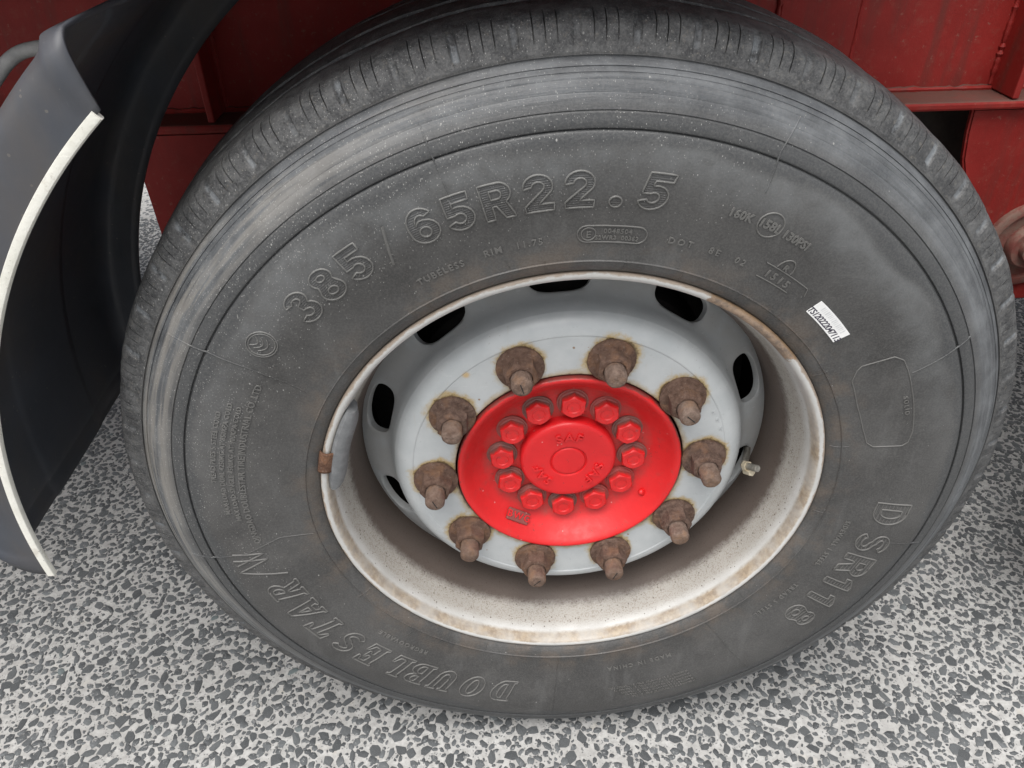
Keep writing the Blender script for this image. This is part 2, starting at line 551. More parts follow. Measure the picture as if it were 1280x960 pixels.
def mat_ground():
    b = NB('worn_paving')
    x, y, z = b.xyz()
    n1 = b.noise(3.2, 6, 0.6)
    n2 = b.noise(90, 6, 0.7)
    n3 = b.noise(700, 4, 0.7)
    col = b.mix(b.step(n2, 0.3, 0.7), (0.32, 0.316, 0.306), (0.48, 0.476, 0.464))
    col = b.mix(b.mul(b.step(n1, 0.45, 0.7), 0.40), col, (0.31, 0.303, 0.292))
    col = b.mix(b.mul(b.step(b.noise(14, 5, 0.65), 0.52, 0.72), 0.35), col, (0.28, 0.275, 0.267))
    warm = b.noise(30, 3, 0.6)
    col = b.mix(b.mul(b.step(warm, 0.6, 0.75), 0.4), col, (0.50, 0.46, 0.40))
    # fine dark chips bedded in the binder
    wv = b.vscale(b.obj(), (1, 1, 0))
    wn = b.t.nodes.new('ShaderNodeVectorMath'); wn.operation = 'ADD'
    b.t.links.new(wv, wn.inputs[0])
    nn = b.t.nodes.new('ShaderNodeTexNoise'); nn.inputs['Scale'].default_value = 160
    b.t.links.new(b.vscale(nn.outputs['Color'], (0.006, 0.006, 0)), wn.inputs[1])
    b.put(nn.inputs['Vector'], b.obj())
    vo = b.voro(250, wn.outputs[0])
    chip = b.mul(b.m('GREATER_THAN', b.xyz(vo.outputs['Color'])[0], 0.62), b.m('LESS_THAN', vo.outputs['Distance'], b.add(0.12, b.mul(n2, 0.42))))
    col = b.mix(b.mul(chip, 0.8), col, (0.135, 0.14, 0.142))
    # farther away the stones themselves are colour only
    ax = b.m('ABSOLUTE', x)
    far = b.m('MAXIMUM', b.m('GREATER_THAN', ax, 1.52), b.m('MAXIMUM', b.m('GREATER_THAN', y, 2.05), b.m('LESS_THAN', y, -0.42)))
    v2 = b.voro(60, wn.outputs[0])
    st = b.mul(b.m('LESS_THAN', v2.outputs['Distance'], b.add(0.22, b.mul(b.xyz(v2.outputs['Color'])[0], 0.34))), far)
    col = b.mix(st, col, b.mix(b.xyz(v2.outputs['Color'])[1], (0.09, 0.095, 0.10), (0.20, 0.205, 0.21)))
    h = b.add(b.mul(n2, 1.0), b.mul(n3, 0.5), b.mul(chip, -0.3))
    b.set(Base_Color=col, Roughness=0.85, Normal=b.bump(h, 0.0016, 0.8))
    b.b.inputs['Specular IOR Level'].default_value = 0.3
    return b.mat


def mat_stone():
    b = NB('bedded_stone')
    tone = b.attr('tone').outputs['Fac']
    n1 = b.noise(260, 5, 0.7)
    n2 = b.noise(900, 3, 0.7)
    col = b.mix(tone, (0.052, 0.056, 0.060), (0.128, 0.136, 0.141))
    col = b.mix(b.mul(b.step(tone, 0.90, 0.99), 0.5), col, (0.12, 0.165, 0.165))
    col = b.mix(b.mul(b.step(n1, 0.50, 0.70), 0.6), col, (0.20, 0.208, 0.21))
    col = b.mix(b.mul(b.step(b.noise(130, 4, 0.7), 0.58, 0.66), 0.55), col, (0.38, 0.38, 0.37))
    col = b.mix(b.mul(b.step(n2, 0.64, 0.72), 0.6), col, (0.46, 0.46, 0.45))
    b.set(Base_Color=col, Roughness=b.step(n1, 0.3, 0.7, 0.55, 0.75), Normal=b.bump(b.add(n1, b.mul(n2, 0.4)), 0.0012, 0.8))
    b.b.inputs['Specular IOR Level'].default_value = 0.4
    return b.mat


M = {}
M['rubber'] = mat_rubber('tyre_rubber')
M['raised'] = mat_rubber('tyre_rubber_raised', False, True)
M['disc'] = mat_disc()
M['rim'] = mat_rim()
M['nut'] = mat_rust('rusty_nut')
M['stud'] = mat_rust('rusty_stud', (0.115, 0.078, 0.062), (0.25, 0.185, 0.150), (0.26, 0.155, 0.095))
M['clip'] = mat_rust('rusty_clip', (0.09, 0.045, 0.03), (0.21, 0.115, 0.075), (0.26, 0.13, 0.07))
M['red'] = mat_red('hub_red')
M['cap'] = mat_red('cap_red', (0.70, 0.012, 0.016), 0.25, 0.40, False)
M['bolt'] = mat_bolt()
M['tagred'] = mat_red('tag_red', (0.24, 0.060, 0.052), 1.0, 0.6, False)
M['chassis'] = mat_chassis()
M['plastic'] = mat_plastic()
def mat_trim():
    b = NB('white_edging')
    n1 = b.noise(35, 6, 0.7); n2 = b.noise(260, 4, 0.7)
    col = b.mix(b.step(n1, 0.3, 0.7), (0.66, 0.65, 0.58), (0.79, 0.78, 0.72))
    col = b.mix(b.mul(b.step(n1, 0.55, 0.70), 0.55), col, (0.40, 0.36, 0.29))
    col = b.mix(b.mul(b.step(n2, 0.60, 0.70), 0.6), col, (0.22, 0.19, 0.15))
    b.set(Base_Color=col, Roughness=0.55, Normal=b.bump(b.add(n1, n2), 0.0008, 0.6))
    return b.mat


M['trim'] = mat_trim()
M['lead'] = mat_simple('lead_weight', (0.13, 0.135, 0.14), (0.19, 0.195, 0.20), 60, 0.6)
M['valve'] = mat_simple('valve_metal', (0.20, 0.19, 0.17), (0.32, 0.305, 0.27), 160, 0.42, 0.0005, 0.6)
M['brass'] = mat_simple('valve_nut_metal', (0.50, 0.43, 0.31), (0.66, 0.58, 0.44), 160, 0.40, 0.0005, 0.5)
M['dark'] = mat_simple('drum_iron', (0.012, 0.011, 0.010), (0.024, 0.020, 0.018), 60, 0.85)
M['under'] = mat_simple('grimy_steel', (0.035, 0.030, 0.026), (0.060, 0.052, 0.044), 20, 0.85)
M['shade_deck'] = mat_simple('shade_deck_timber', (0.05, 0.04, 0.032), (0.09, 0.07, 0.055), 12, 0.85)
M['paper'] = mat_simple('label_paper', (0.80, 0.80, 0.79), (0.86, 0.86, 0.85), 80, 0.5, 0.0002)
M['ink'] = mat_simple('label_ink', (0.035, 0.03, 0.05), (0.05, 0.045, 0.07), 200, 0.6, 0.0001)
M['faint'] = mat_simple('label_faint_ink', (0.62, 0.63, 0.63), (0.72, 0.73, 0.73), 200, 0.6, 0.0001)
M['strap'] = mat_simple('grey_strap', (0.30, 0.30, 0.29), (0.42, 0.415, 0.40), 60, 0.6)
M['ground'] = mat_ground()
M['stone'] = mat_stone()

# ------------------------------------------------------------------ ground
gv, gf = [], []
G = 60.0
ground = link('ground', mesh('ground', [(-G, -G, 0), (G, -G, 0), (G, G, 0), (-G, G, 0)], [(0, 1, 2, 3)]), M['ground'], smooth=False)
tag(ground, 'pale grey worn paving with dark stones showing through under the wheel', 'ground', kind='structure')

# stone shapes: flat-topped angular pebbles worn level with the binder
variants = []
NS = 7
for k in range(36):
    a = np.sort(np.arange(NS) * 2 * PI / NS + rng.uniform(-0.36, 0.36, NS))
    rad = rng.uniform(0.70, 1.12, NS)
    asp = rng.uniform(0.46, 1.0)
    ox, oy = rad * np.cos(a), rad * np.sin(a) * asp
    top = rng.uniform(0.80, 0.92)
    ring0 = np.stack([ox, oy, np.full(NS, -0.35)], 1)
    ring1 = np.stack([ox * 0.985, oy * 0.985, np.full(NS, 0.05)], 1)
    ring2 = np.stack([ox * top, oy * top, 0.11 + rng.uniform(-0.05, 0.05, NS)], 1)
    vv = np.concatenate([ring0, ring1, ring2, [[rng.uniform(-.25, .25), rng.uniform(-.15, .15), rng.uniform(0.12, 0.20)]]])
    ff = []
    for i in range(NS):
        j = (i + 1) % NS
        ff.append((i, j, NS + j, NS + i))
        ff.append((NS + i, NS + j, 2 * NS + j, 2 * NS + i))
        ff.append((2 * NS + i, 2 * NS + j, 3 * NS, 3 * NS))
    variants.append(vv)
tri = []
for i in range(NS):
    j = (i + 1) % NS
    tri += [(i, j, NS + j), (i, NS + j, NS + i), (NS + i, NS + j, 2 * NS + j), (NS + i, 2 * NS + j, 2 * NS + i), (2 * NS + i, 2 * NS + j, 3 * NS)]
tri = np.array(tri)

X0, X1, Y0, Y1 = -1.55, 1.50, -0.42, 2.05
cell = 0.024
cells = {}
stones = []


def try_stone(x, y, r):
    ci, cj = int((x - X0) / cell), int((y - Y0) / cell)
    for i in range(ci - 1, ci + 2):
        for j in range(cj - 1, cj + 2):
            for (px, py, pr) in cells.get((i, j), ()):
                if (px - x) ** 2 + (py - y) ** 2 < (0.625 * (pr + r)) ** 2:
                    return False
    cells.setdefault((ci, cj), []).append((x, y, r))
    stones.append((x, y, r))
    return True


for lo, hi, tries in ((0.0100, 0.0130, 8000), (0.0074, 0.0100, 40000), (0.0050, 0.0074, 70000), (0.0026, 0.0048, 70000)):
    px = rng.uniform(X0, X1, tries); py = rng.uniform(Y0, Y1, tries); pr = rng.uniform(lo, hi, tries)
    for x, y, r in zip(px.tolist(), py.tolist(), pr.tolist()):
        try_stone(x, y, r)
S = np.array(stones)
# which stones show largest: nearest to the viewer inside the framed area
CR = np.array(CAM_R); CP = np.array(CAM_P)
q = (np.stack([S[:, 0], S[:, 1], np.zeros(len(S))], 1) - CP) @ CR
u_ = 640 + 957 * q[:, 0] / q[:, 1]; v_ = 480 - 957 * q[:, 2] / q[:, 1]
size = S[:, 2] / q[:, 1]
ok = (u_ > 5) & (u_ < 1275) & (v_ > 560) & (v_ < 955)
size = np.where(ok, size, 0)
order = np.argsort(-size)
big = set(order[:300].tolist())
rot = rng.uniform(0, 2 * PI, len(S)); var = rng.integers(0, len(variants), len(S)); tone = rng.beta(2.0, 2.4, len(S))
bed_v, bed_f, bed_t = [], [], []
vmesh = {}
off = 0
for i in range(len(S)):
    x, y, r = S[i]
    if i in big:
        key = int(var[i])
        if key not in vmesh:
            me = mesh('stone', variants[key], tri)
            at = me.attributes.new('tone', 'FLOAT', 'FACE')
            at.data.foreach_set('value', np.full(len(tri), tone[i]))
            me.materials.append(M['stone'])
            vmesh[key] = me
        o = bpy.data.objects.new('stone', vmesh[key])
        o.location = (x, y, 0); o.scale = (r, r, 0.010); o.rotation_euler = (0, 0, rot[i])
        COL.objects.link(o); o.parent = ground
        continue
    c, s = math.cos(rot[i]), math.sin(rot[i])
    vv = variants[var[i]]
    P = np.stack([x + r * (vv[:, 0] * c - vv[:, 1] * s), y + r * (vv[:, 0] * s + vv[:, 1] * c), vv[:, 2] * 0.010], 1)
    bed_v.append(P); bed_f.append(tri + off); bed_t.append(np.full(len(tri), tone[i])); off += len(P)
bv = np.concatenate(bed_v); bf = np.concatenate(bed_f); bt = np.concatenate(bed_t)
me = bpy.data.meshes.new('stone_bed')
me.vertices.add(len(bv)); me.vertices.foreach_set('co', bv.ravel())
me.loops.add(len(bf) * 3); me.loops.foreach_set('vertex_index', bf.ravel().astype(np.int32))
me.polygons.add(len(bf)); me.polygons.foreach_set('loop_start', np.arange(0, len(bf) * 3, 3, dtype=np.int32))
me.update(calc_edges=True)
at = me.attributes.new('tone', 'FLOAT', 'FACE'); at.data.foreach_set('value', bt)
bed = link('stone_bed', me, M['stone'], ground, smooth=False)
tag(bed, kind='stuff')

# ------------------------------------------------------------------ tyre
wheel = empty('wheel_assembly', (0, 0, AXLE))
tag(wheel, 'large trailer wheel with grey tyre, white steel rim and red hub', 'wheel')

SIDE = [(0.2870, 0.0130), (0.2945, 0.0065), (0.2990, 0.0002), (0.3025, -0.0042), (0.3065, -0.0070), (0.3110, -0.0088),
        (0.3132, -0.0094), (0.3140, -0.0108), (0.3150, -0.0096), (0.3190, -0.0098), (0.3250, -0.0104), (0.3350, -0.0116), (0.3450, -0.0131),
        (0.3550, -0.0150), (0.3700, -0.0181), (0.3850, -0.0207), (0.4000, -0.0224), (0.4125, -0.0231), (0.4250, -0.0230), (0.4330, -0.0222),
        (0.4395, -0.0210), (0.4410, -0.0196), (0.4420, -0.0172), (0.4428, -0.0172), (0.4434, -0.0199), (0.4445, -0.0204), (0.4500, -0.0190), (0.4550, -0.0174),
        (0.4562, -0.0153), (0.4568, -0.0150), (0.4574, -0.0160), (0.4640, -0.0132), (0.4690, -0.0108), (0.4697, -0.0101), (0.4704, -0.0101),
        (0.4740, -0.0080), (0.4785, -0.0054), (0.4791, -0.0046), (0.4797, -0.0046), (0.4830, -0.0022), (0.4836, -0.0011), (0.4842, -0.0013), (0.4870, 0.0010),
        (0.4876, 0.0027), (0.4883, 0.0020), (0.4915, 0.0052), (0.4930, 0.0070), (0.4938, 0.0098), (0.4946, 0.0100), (0.4953, 0.0084), (0.4980, 0.0096)]
SH = [(0.5010, 0.0108), (0.5050, 0.0124), (0.5095, 0.0142), (0.5140, 0.0164), (0.5180, 0.0190), (0.5212, 0.0224), (0.5236, 0.0268), (0.5252, 0.0320)]
CROWN = [(0.5262, 0.0380), (0.5275, 0.0480), (0.5288, 0.0600), (0.5296, 0.0690), (0.5290, 0.0702), (0.5248, 0.0712), (0.5248, 0.0790), (0.5300, 0.0800),
         (0.5318, 0.0950), (0.5330, 0.1130), (0.5328, 0.1142), (0.5280, 0.1150), (0.5280, 0.1230), (0.5334, 0.1240), (0.5342, 0.1400), (0.5345, 0.1545)]
half = SIDE + SH + CROWN
MIDY = 0.1545
prof = half + [(r, 2 * MIDY - y) for r, y in half[::-1][1:]]
PR_ = np.array([p[0] for p in SIDE + SH[:4]]); PY_ = np.array([p[1] for p in SIDE + SH[:4]])
GROOVE = (0.3140, 0.4410, 0.4420, 0.4428, 0.4434, 0.4562, 0.4568, 0.4574, 0.4697, 0.4791, 0.4836, 0.4876, 0.4938, 0.4946)
_sm = [p for p in SIDE if p[0] > 0.2985 and p[0] not in GROOVE]
LR = np.array([p[0] for p in _sm]); LY = np.array([p[1] for p in _sm])


def deform(P):
    """load on the tyre: slight bulge above the contact patch, flat on the ground"""
    P = np.array(P, float)
    r = np.hypot(P[:, 0], P[:, 2])
    th = np.arctan2(P[:, 2], P[:, 0])
    d = np.abs((th + PI / 2 + PI) % (2 * PI) - PI)
    wb = np.clip(1 - d / 0.75, 0, 1) ** 2 * np.clip((r - 0.33) / 0.10, 0, 1) * np.clip((0.515 - r) / 0.05, 0, 1)
    sgn = np.where(P[:, 1] < MIDY, -1.0, 1.0)
    P[:, 1] += sgn * 0.0025 * wb
    low = P[:, 2] < -AXLE
    P[low, 2] = -AXLE
    return P


NP_ = 62
fr = []
for c_, wd in ((0.0, None), (0.31, 1), (0.505, 1), (0.70, 1)):
    if wd is None:
        fr += [(c_ + a, d, 0) for a, d in ((-0.085, 0), (-0.065, .55), (-0.045, .95), (0.0, 1.0), (0.04, .95), (0.06, .6), (0.085, 0))]
    else:
        fr += [(c_ + a, d, 1) for a, d in ((-0.0115, 0), (-0.0070, 1), (0.0065, 1), (0.0110, 0))]
fr += [(0.16, 0, 0), (0.235, 0, 0), (0.405, 0, 0), (0.60, 0, 0), (0.80, 0, 0), (0.86, 0, 0)]
fr.sort()
ths, nd, sd = [], [], []
for k in range(NP_):
    jn = random.uniform(0.45, 1.15); js = [random.uniform(0.5, 1.1) for _ in range(3)]
    jo = random.uniform(-0.03, 0.03)
    cnt = 0
    for f_, d, kind in fr:
        ths.append((k + f_ + jo) * 2 * PI / NP_ + math.radians(79.8))
        nd.append(d * jn if kind == 0 else 0)
        sd.append(d * js[min(2, int((f_ - 0.25) / 0.195))] if kind == 1 else 0)
ths = np.array(ths); nd = np.array(nd); sd = np.array(sd)
pr = np.array(prof)
nS = len(SIDE)
tang = np.gradient(pr, axis=0)
nrm = np.stack([tang[:, 1], -tang[:, 0]], 1)     # towards the outside
nrm /= np.linalg.norm(nrm, axis=1)[:, None] + 1e-9
ctr = np.array([0.43, MIDY])
flip = np.sum(nrm * (pr - ctr), axis=1) < 0
nrm[flip] *= -1
wn = np.zeros(len(pr)); wsip = np.zeros(len(pr))
for i_, (a_, b_) in enumerate(zip((0.1, .75, 1, 1, 1, .9, .5, 0.15), (0, .08, .55, 1, 1, 1, 1, .8))):
    wn[nS + i_] = a_; wsip[nS + i_] = b_
    wn[len(pr) - 1 - nS - i_] = a_; wsip[len(pr) - 1 - nS - i_] = b_
R2 = pr[None, :, 0] - nrm[None, :, 0] * (nd[:, None] * wn[None] * 0.0034 + sd[:, None] * wsip[None] * 0.0040)
Y2 = pr[None, :, 1] - nrm[None, :, 1] * (nd[:, None] * wn[None] * 0.0034 + sd[:, None] * wsip[None] * 0.0040)
# chipped, uneven wear on the crown and shoulder edge
nT = len(ths)
tt = ths[:, None]
wearw = np.clip((pr[None, :, 0] - 0.497) / 0.02, 0, 1)
wear = (np.sin(tt * 23 + pr[None, :, 1] * 60) * 0.0005 + np.sin(tt * 71 + pr[None, :, 1] * 190 + 1.7) * 0.0002 + rng.normal(0, 0.00007, R2.shape)) * wearw
R2 = R2 + wear
TV = np.stack([R2 * np.cos(tt), Y2, R2 * np.sin(tt)], -1).reshape(-1, 3)
TV = deform(TV)
kk = len(pr)
ii, jj = np.meshgrid(np.arange(nT), np.arange(kk - 1), indexing='ij')
i2 = (ii + 1) % nT
TF = np.stack([ii * kk + jj, ii * kk + jj + 1, i2 * kk + jj + 1, i2 * kk + jj], -1).reshape(-1, 4)
me = bpy.data.meshes.new('tyre')
me.vertices.add(len(TV)); me.vertices.foreach_set('co', TV.ravel())
me.loops.add(len(TF) * 4); me.loops.foreach_set('vertex_index', TF.ravel().astype(np.int32))
me.polygons.add(len(TF)); me.polygons.foreach_set('loop_start', np.arange(0, len(TF) * 4, 4, dtype=np.int32))
me.update(calc_edges=True)
bm = bmesh.new(); bm.from_mesh(me); bmesh.ops.recalc_face_normals(bm, faces=bm.faces); bm.to_mesh(me); bm.free()
at = me.attributes.new('notch', 'FLOAT', 'POINT'); at.data.foreach_set('value', (np.clip(nd, 0, 1)[:, None] * np.clip(wn[None] * 1.3, 0, 1)).astype(np.float32).ravel())
tyre = link('tyre', me, M['rubber'], wheel)
sharp(me, 40)
tyre['label'] = 'dusty grey rubber tyre with raised lettering and worn shoulder'


# --- things moulded on the sidewall
def on_side(th, r, h):
    """points on the sidewall: angle, radius, height above the rubber"""
    th = np.asarray(th, float); r = np.asarray(r, float); h = np.asarray(h, float)
    y = np.interp(r, LR, LY)
    dy = (np.interp(r + 0.002, LR, LY) - np.interp(r - 0.002, LR, LY)) / 0.004
    L = np.sqrt(1 + dy * dy)
    rr = r + h * dy / L
    yy = y - h / L
    return deform(np.stack([rr * np.cos(th), yy, rr * np.sin(th)], 1))


def ridge(paths, width=0.0016, height=0.0009, closed=False, rc=0.385):
    """raised lines on the sidewall, each a list of (arc metres at rc -> angle rad, radius)"""
    V, F = [], []
    for p in paths:
        p = np.array(p, float)
        cl = closed and np.allclose(p[0], p[-1])
        # resample
        d = np.hypot(np.diff(p[:, 0]) * rc, np.diff(p[:, 1]))
        pts = [p[0]]
        for i in range(len(d)):
            n = max(1, int(d[i] / 0.004))
            for j in range(1, n + 1):
                pts.append(p[i] + (p[i + 1] - p[i]) * j / n)
        p = np.array(pts)
        if cl:
            t = np.roll(p[:-1], -1, 0) - np.roll(p[:-1], 1, 0); t = np.concatenate([t, t[:1]])
        else:
            t = np.gradient(p, axis=0)
        tx, ty = t[:, 0] * rc, t[:, 1]
        L = np.hypot(tx, ty) + 1e-9
        nx, ny = -ty / L / rc, tx / L
        hw = width / 2
        base = len(V)
        rows = []
        for k_, hh in ((-1.0, -0.0008), (-0.5, height), (0.5, height), (1.0, -0.0008)):
            rows.append(on_side(p[:, 0] + nx * hw * k_, p[:, 1] + ny * hw * k_, np.full(len(p), hh)))
        n = len(p)
        for row in rows:
            V += row.tolist()
        for q_ in range(3):
            for i in range(n - 1):
                a = base + q_ * n + i
                F.append((a, a + 1, a + n + 1, a + n))
    me = mesh('ridge', V, F)
    bm = bmesh.new(); bm.from_mesh(me)
    bmesh.ops.recalc_face_normals(bm, faces=bm.faces)
    bm.to_mesh(me); bm.free()
    return me


def text_raw(s, cap, bold=0.0, outline=None, extrude=0.0, shear=0.0, spacing=1.0, res=3):
    cu = bpy.data.curves.new('t', 'FONT')
    cu.body = s; cu.size = cap / 0.73; cu.align_x = 'CENTER'
    cu.offset = bold; cu.resolution_u = res; cu.shear = shear; cu.space_character = spacing
    if outline:
        cu.fill_mode = 'NONE'; cu.bevel_depth = outline; cu.bevel_resolution = 0
    else:
        cu.extrude = extrude
    o = bpy.data.objects.new('t', cu); COL.objects.link(o)
    dg = bpy.context.evaluated_depsgraph_get()
    me = bpy.data.meshes.new_from_object(o.evaluated_get(dg))
    bpy.data.objects.remove(o); bpy.data.curves.remove(cu)
    return me


def side_text(specs, name):
    """specs: (string, centre angle deg, base radius, cap height, options) joined into one lettering mesh"""
    bmA = bmesh.new()
    for s, deg, rb, cap, o in specs:
        me = text_raw(s, cap, o.get('bold', 0), o.get('outline'), o.get('ex', 0.0006), o.get('shear', 0), o.get('sp', 1.0), o.get('res', 3))
        bm = bmesh.new(); bm.from_mesh(me)
        if o.get('sub'):
            bmesh.ops.triangulate(bm, faces=bm.faces)
            for _ in range(2):
                es = [e for e in bm.edges if e.calc_length() > 0.006]
                if es: bmesh.ops.subdivide_edges(bm, edges=es, cuts=1)
                bmesh.ops.triangulate(bm, faces=bm.faces)
        P = np.array([v.co[:] for v in bm.verts])
        if len(P):
            rr = rb + P[:, 1]
            th = math.radians(deg) - P[:, 0] * o.get('xs', 1.0) / (rb + cap / 2)
            h = P[:, 2] + o.get('lift', 0.0)
            Q = on_side(th, rr, h)
            for v, c in zip(bm.verts, Q): v.co = c
        bm.to_mesh(me); bm.free()
        bmA.from_mesh(me)
        bpy.data.meshes.remove(me)
    out = bpy.data.meshes.new(name)
    bmesh.ops.recalc_face_normals(bmA, faces=bmA.faces)
    bmA.to_mesh(out); bmA.free()
    return out


# outlined serif letters, drawn as closed strokes in a unit box
def arc(cx, cy, rx, ry, a0, a1, n=14):
    return [(cx + rx * math.cos(math.radians(a0 + (a1 - a0) * i / n)), cy + ry * math.sin(math.radians(a0 + (a1 - a0) * i / n))) for i in range(n + 1)]


def s_outline():
    sp = arc(0.42, 0.73, 0.27, 0.185, 20, 262, 16) + arc(0.42, 0.275, 0.29, 0.20, 80, -160, 16)
    p = np.array(sp); t = np.gradient(p, axis=0); L = np.hypot(t[:, 0], t[:, 1])[:, None] + 1e-9
    n = np.stack([-t[:, 1], t[:, 0]], 1) / L * 0.088
    a = (p + n).tolist(); b = (p - n).tolist()[::-1]
    return [a + b + [a[0]]]


STEM = [(0, 0), (0, 0.07), (0.10, 0.10), (0.10, 0.90), (0, 0.93), (0, 1)]
GL = {
    'D': [STEM + [(0.45, 1)] + arc(0.45, 0.5, 0.41, 0.5, 90, -90) + [(0, 0)],
          [(0.36, 0.16), (0.36, 0.84), (0.44, 0.84)] + arc(0.44, 0.5, 0.17, 0.34, 90, -90) + [(0.36, 0.16)]],
    'O': [arc(0.44, 0.5, 0.44, 0.52, 0, 360, 28), arc(0.44, 0.5, 0.17, 0.36, 0, 360, 22)],
    'U': [[(0, 1), (0.42, 1), (0.42, 0.93), (0.34, 0.90), (0.34, 0.34)] + arc(0.48, 0.34, 0.14, 0.18, 180, 360, 8) + [(0.62, 0.90), (0.54, 0.93), (0.54, 1), (0.90, 1), (0.90, 0.93), (0.82, 0.90), (0.82, 0.34)] + arc(0.46, 0.34, 0.36, 0.36, 0, -180, 14) + [(0.10, 0.90), (0, 0.93), (0, 1)]],
    'B': [STEM + [(0.48, 1)] + arc(0.48, 0.765, 0.30, 0.235, 90, -90, 10) + arc(0.50, 0.265, 0.34, 0.265, 90, -90, 10) + [(0, 0)],
          [(0.34, 0.62), (0.34, 0.90), (0.44, 0.90)] + arc(0.44, 0.76, 0.12, 0.14, 90, -90, 8) + [(0.34, 0.62)],
          [(0.34, 0.11), (0.34, 0.46), (0.46, 0.46)] + arc(0.46, 0.285, 0.14, 0.175, 90, -90, 8) + [(0.34, 0.11)]],
    'L': [STEM + [(0.46, 1), (0.46, 0.93), (0.36, 0.90), (0.36, 0.12), (0.60, 0.12), (0.70, 0.36), (0.79, 0.36), (0.75, 0), (0, 0)]],
    'E': [STEM + [(0.75, 1), (0.77, 0.70), (0.69, 0.70), (0.60, 0.88), (0.36, 0.88), (0.36, 0.57), (0.50, 0.57), (0.53, 0.67), (0.61, 0.67), (0.61, 0.36), (0.53, 0.36), (0.50, 0.45), (0.36, 0.45), (0.36, 0.12), (0.62, 0.12), (0.73, 0.36), (0.81, 0.36), (0.77, 0), (0, 0)]],
    'S': s_outline(),
    'T': [[(0.02, 1), (0.90, 1), (0.92, 0.66), (0.84, 0.66), (0.74, 0.88), (0.60, 0.88), (0.60, 0.10), (0.70, 0.07), (0.70, 0), (0.24, 0), (0.24, 0.07), (0.34, 0.10), (0.34, 0.88), (0.20, 0.88), (0.10, 0.66), (0.02, 0.66), (0.02, 1)]],
    'A': [[(0, 0), (0, 0.07), (0.08, 0.10), (0.36, 1), (0.58, 1), (0.88, 0.10), (0.96, 0.07), (0.96, 0), (0.54, 0), (0.54, 0.07), (0.62, 0.10), (0.58, 0.24), (0.30, 0.24), (0.26, 0.10), (0.34, 0.07), (0.34, 0), (0, 0)],
          [(0.335, 0.36), (0.545, 0.36), (0.445, 0.72), (0.335, 0.36)]],
    'R': [STEM + [(0.50, 1)] + arc(0.50, 0.735, 0.30, 0.265, 90, -65, 10) + [(0.84, 0.10), (0.94, 0.07), (0.94, 0), (0.66, 0), (0.44, 0.44), (0.36, 0.44), (0.36, 0.10), (0.44, 0.07), (0.44, 0), (0, 0)],
          [(0.36, 0.56), (0.36, 0.88), (0.46, 0.88)] + arc(0.46, 0.72, 0.13, 0.16, 90, -90, 8) + [(0.36, 0.56)]],
}
BOLD = {
    '3': [arc(0.43, 0.735, 0.39, 0.265, 168, -48) + arc(0.44, 0.295, 0.43, 0.305, 50, -168) + arc(0.44, 0.295, 0.17, 0.12, -168, 80, 10) + [(0.36, 0.43), (0.36, 0.60)] + arc(0.43, 0.73, 0.15, 0.10, -80, 168, 10) + [(0.049, 0.790)]],
    '8': [arc(0.44, 0.745, 0.37, 0.255, -38, 218) + arc(0.44, 0.285, 0.43, 0.295, 142, 398) + [(0.7316, 0.588)], arc(0.44, 0.745, 0.14, 0.09, 0, 360, 16), arc(0.44, 0.285, 0.175, 0.115, 0, 360, 18)],
    '5': [[(0.10, 1), (0.82, 1), (0.82, 0.79), (0.33, 0.79), (0.30, 0.655)] + arc(0.43, 0.33, 0.43, 0.335, 100, -160) + [(0.27, 0.28)] + arc(0.43, 0.33, 0.175, 0.145, -160, 130, 12) + [(0.06, 0.44), (0.10, 1)]],
    '6': [arc(0.45, 0.52, 0.45, 0.48, 38, 180) + arc(0.44, 0.335, 0.44, 0.335, 180, 455) + [(0.33, 0.635), (0.265, 0.56)] + arc(0.46, 0.56, 0.20, 0.255, 170, 48, 8) + [(0.805, 0.815)], arc(0.44, 0.325, 0.175, 0.145, 0, 360, 18)],
    '2': [[(0.04, 0.66)] + arc(0.44, 0.68, 0.41, 0.32, 176, -28) + [(0.42, 0.20), (0.87, 0.20), (0.87, 0), (0.02, 0), (0.02, 0.17), (0.54, 0.56)] + arc(0.44, 0.68, 0.175, 0.135, -28, 176, 10) + [(0.04, 0.66)]],
    'R': [[(0.02, 0), (0.02, 1), (0.52, 1)] + arc(0.52, 0.71, 0.35, 0.29, 90, -58) + [(0.92, 0), (0.61, 0), (0.40, 0.38), (0.29, 0.38), (0.29, 0), (0.02, 0)], [(0.29, 0.57), (0.29, 0.81), (0.48, 0.81)] + arc(0.48, 0.69, 0.12, 0.12, 90, -90, 8) + [(0.29, 0.57)]],
    '.': [arc(0.44, 0.15, 0.19, 0.15, 0, 360, 18)],
    'D': [[(0.02, 0), (0.02, 1), (0.42, 1)] + arc(0.42, 0.5, 0.46, 0.5, 90, -90) + [(0.02, 0)], [(0.28, 0.20), (0.28, 0.80), (0.42, 0.80)] + arc(0.42, 0.5, 0.20, 0.30, 90, -90) + [(0.28, 0.20)]],
    'S': s_outline(),
    '1': [[(0.30, 0), (0.30, 0.70), (0.08, 0.64), (0.08, 0.82), (0.40, 1), (0.58, 1), (0.58, 0), (0.30, 0)]],
}


def hatch_lines(paths, step=0.062, inset=0.035):
    """level lines inside an outlined character (even-odd)"""
    out = []
    v_ = 0.06
    while v_ < 0.97:
        xs = []
        for p in paths:
            for (x0, y0), (x1, y1) in zip(p[:-1], p[1:]):
                if (y0 <= v_) != (y1 <= v_):
                    xs.append(x0 + (x1 - x0) * (v_ - y0) / (y1 - y0))
        xs.sort()
        for a_, b_ in zip(xs[0::2], xs[1::2]):
            if b_ - a_ > 0.13:
                out.append([(a_ + inset * 1.3, v_), (b_ - inset * 1.3, v_)])
        v_ += step
    return out


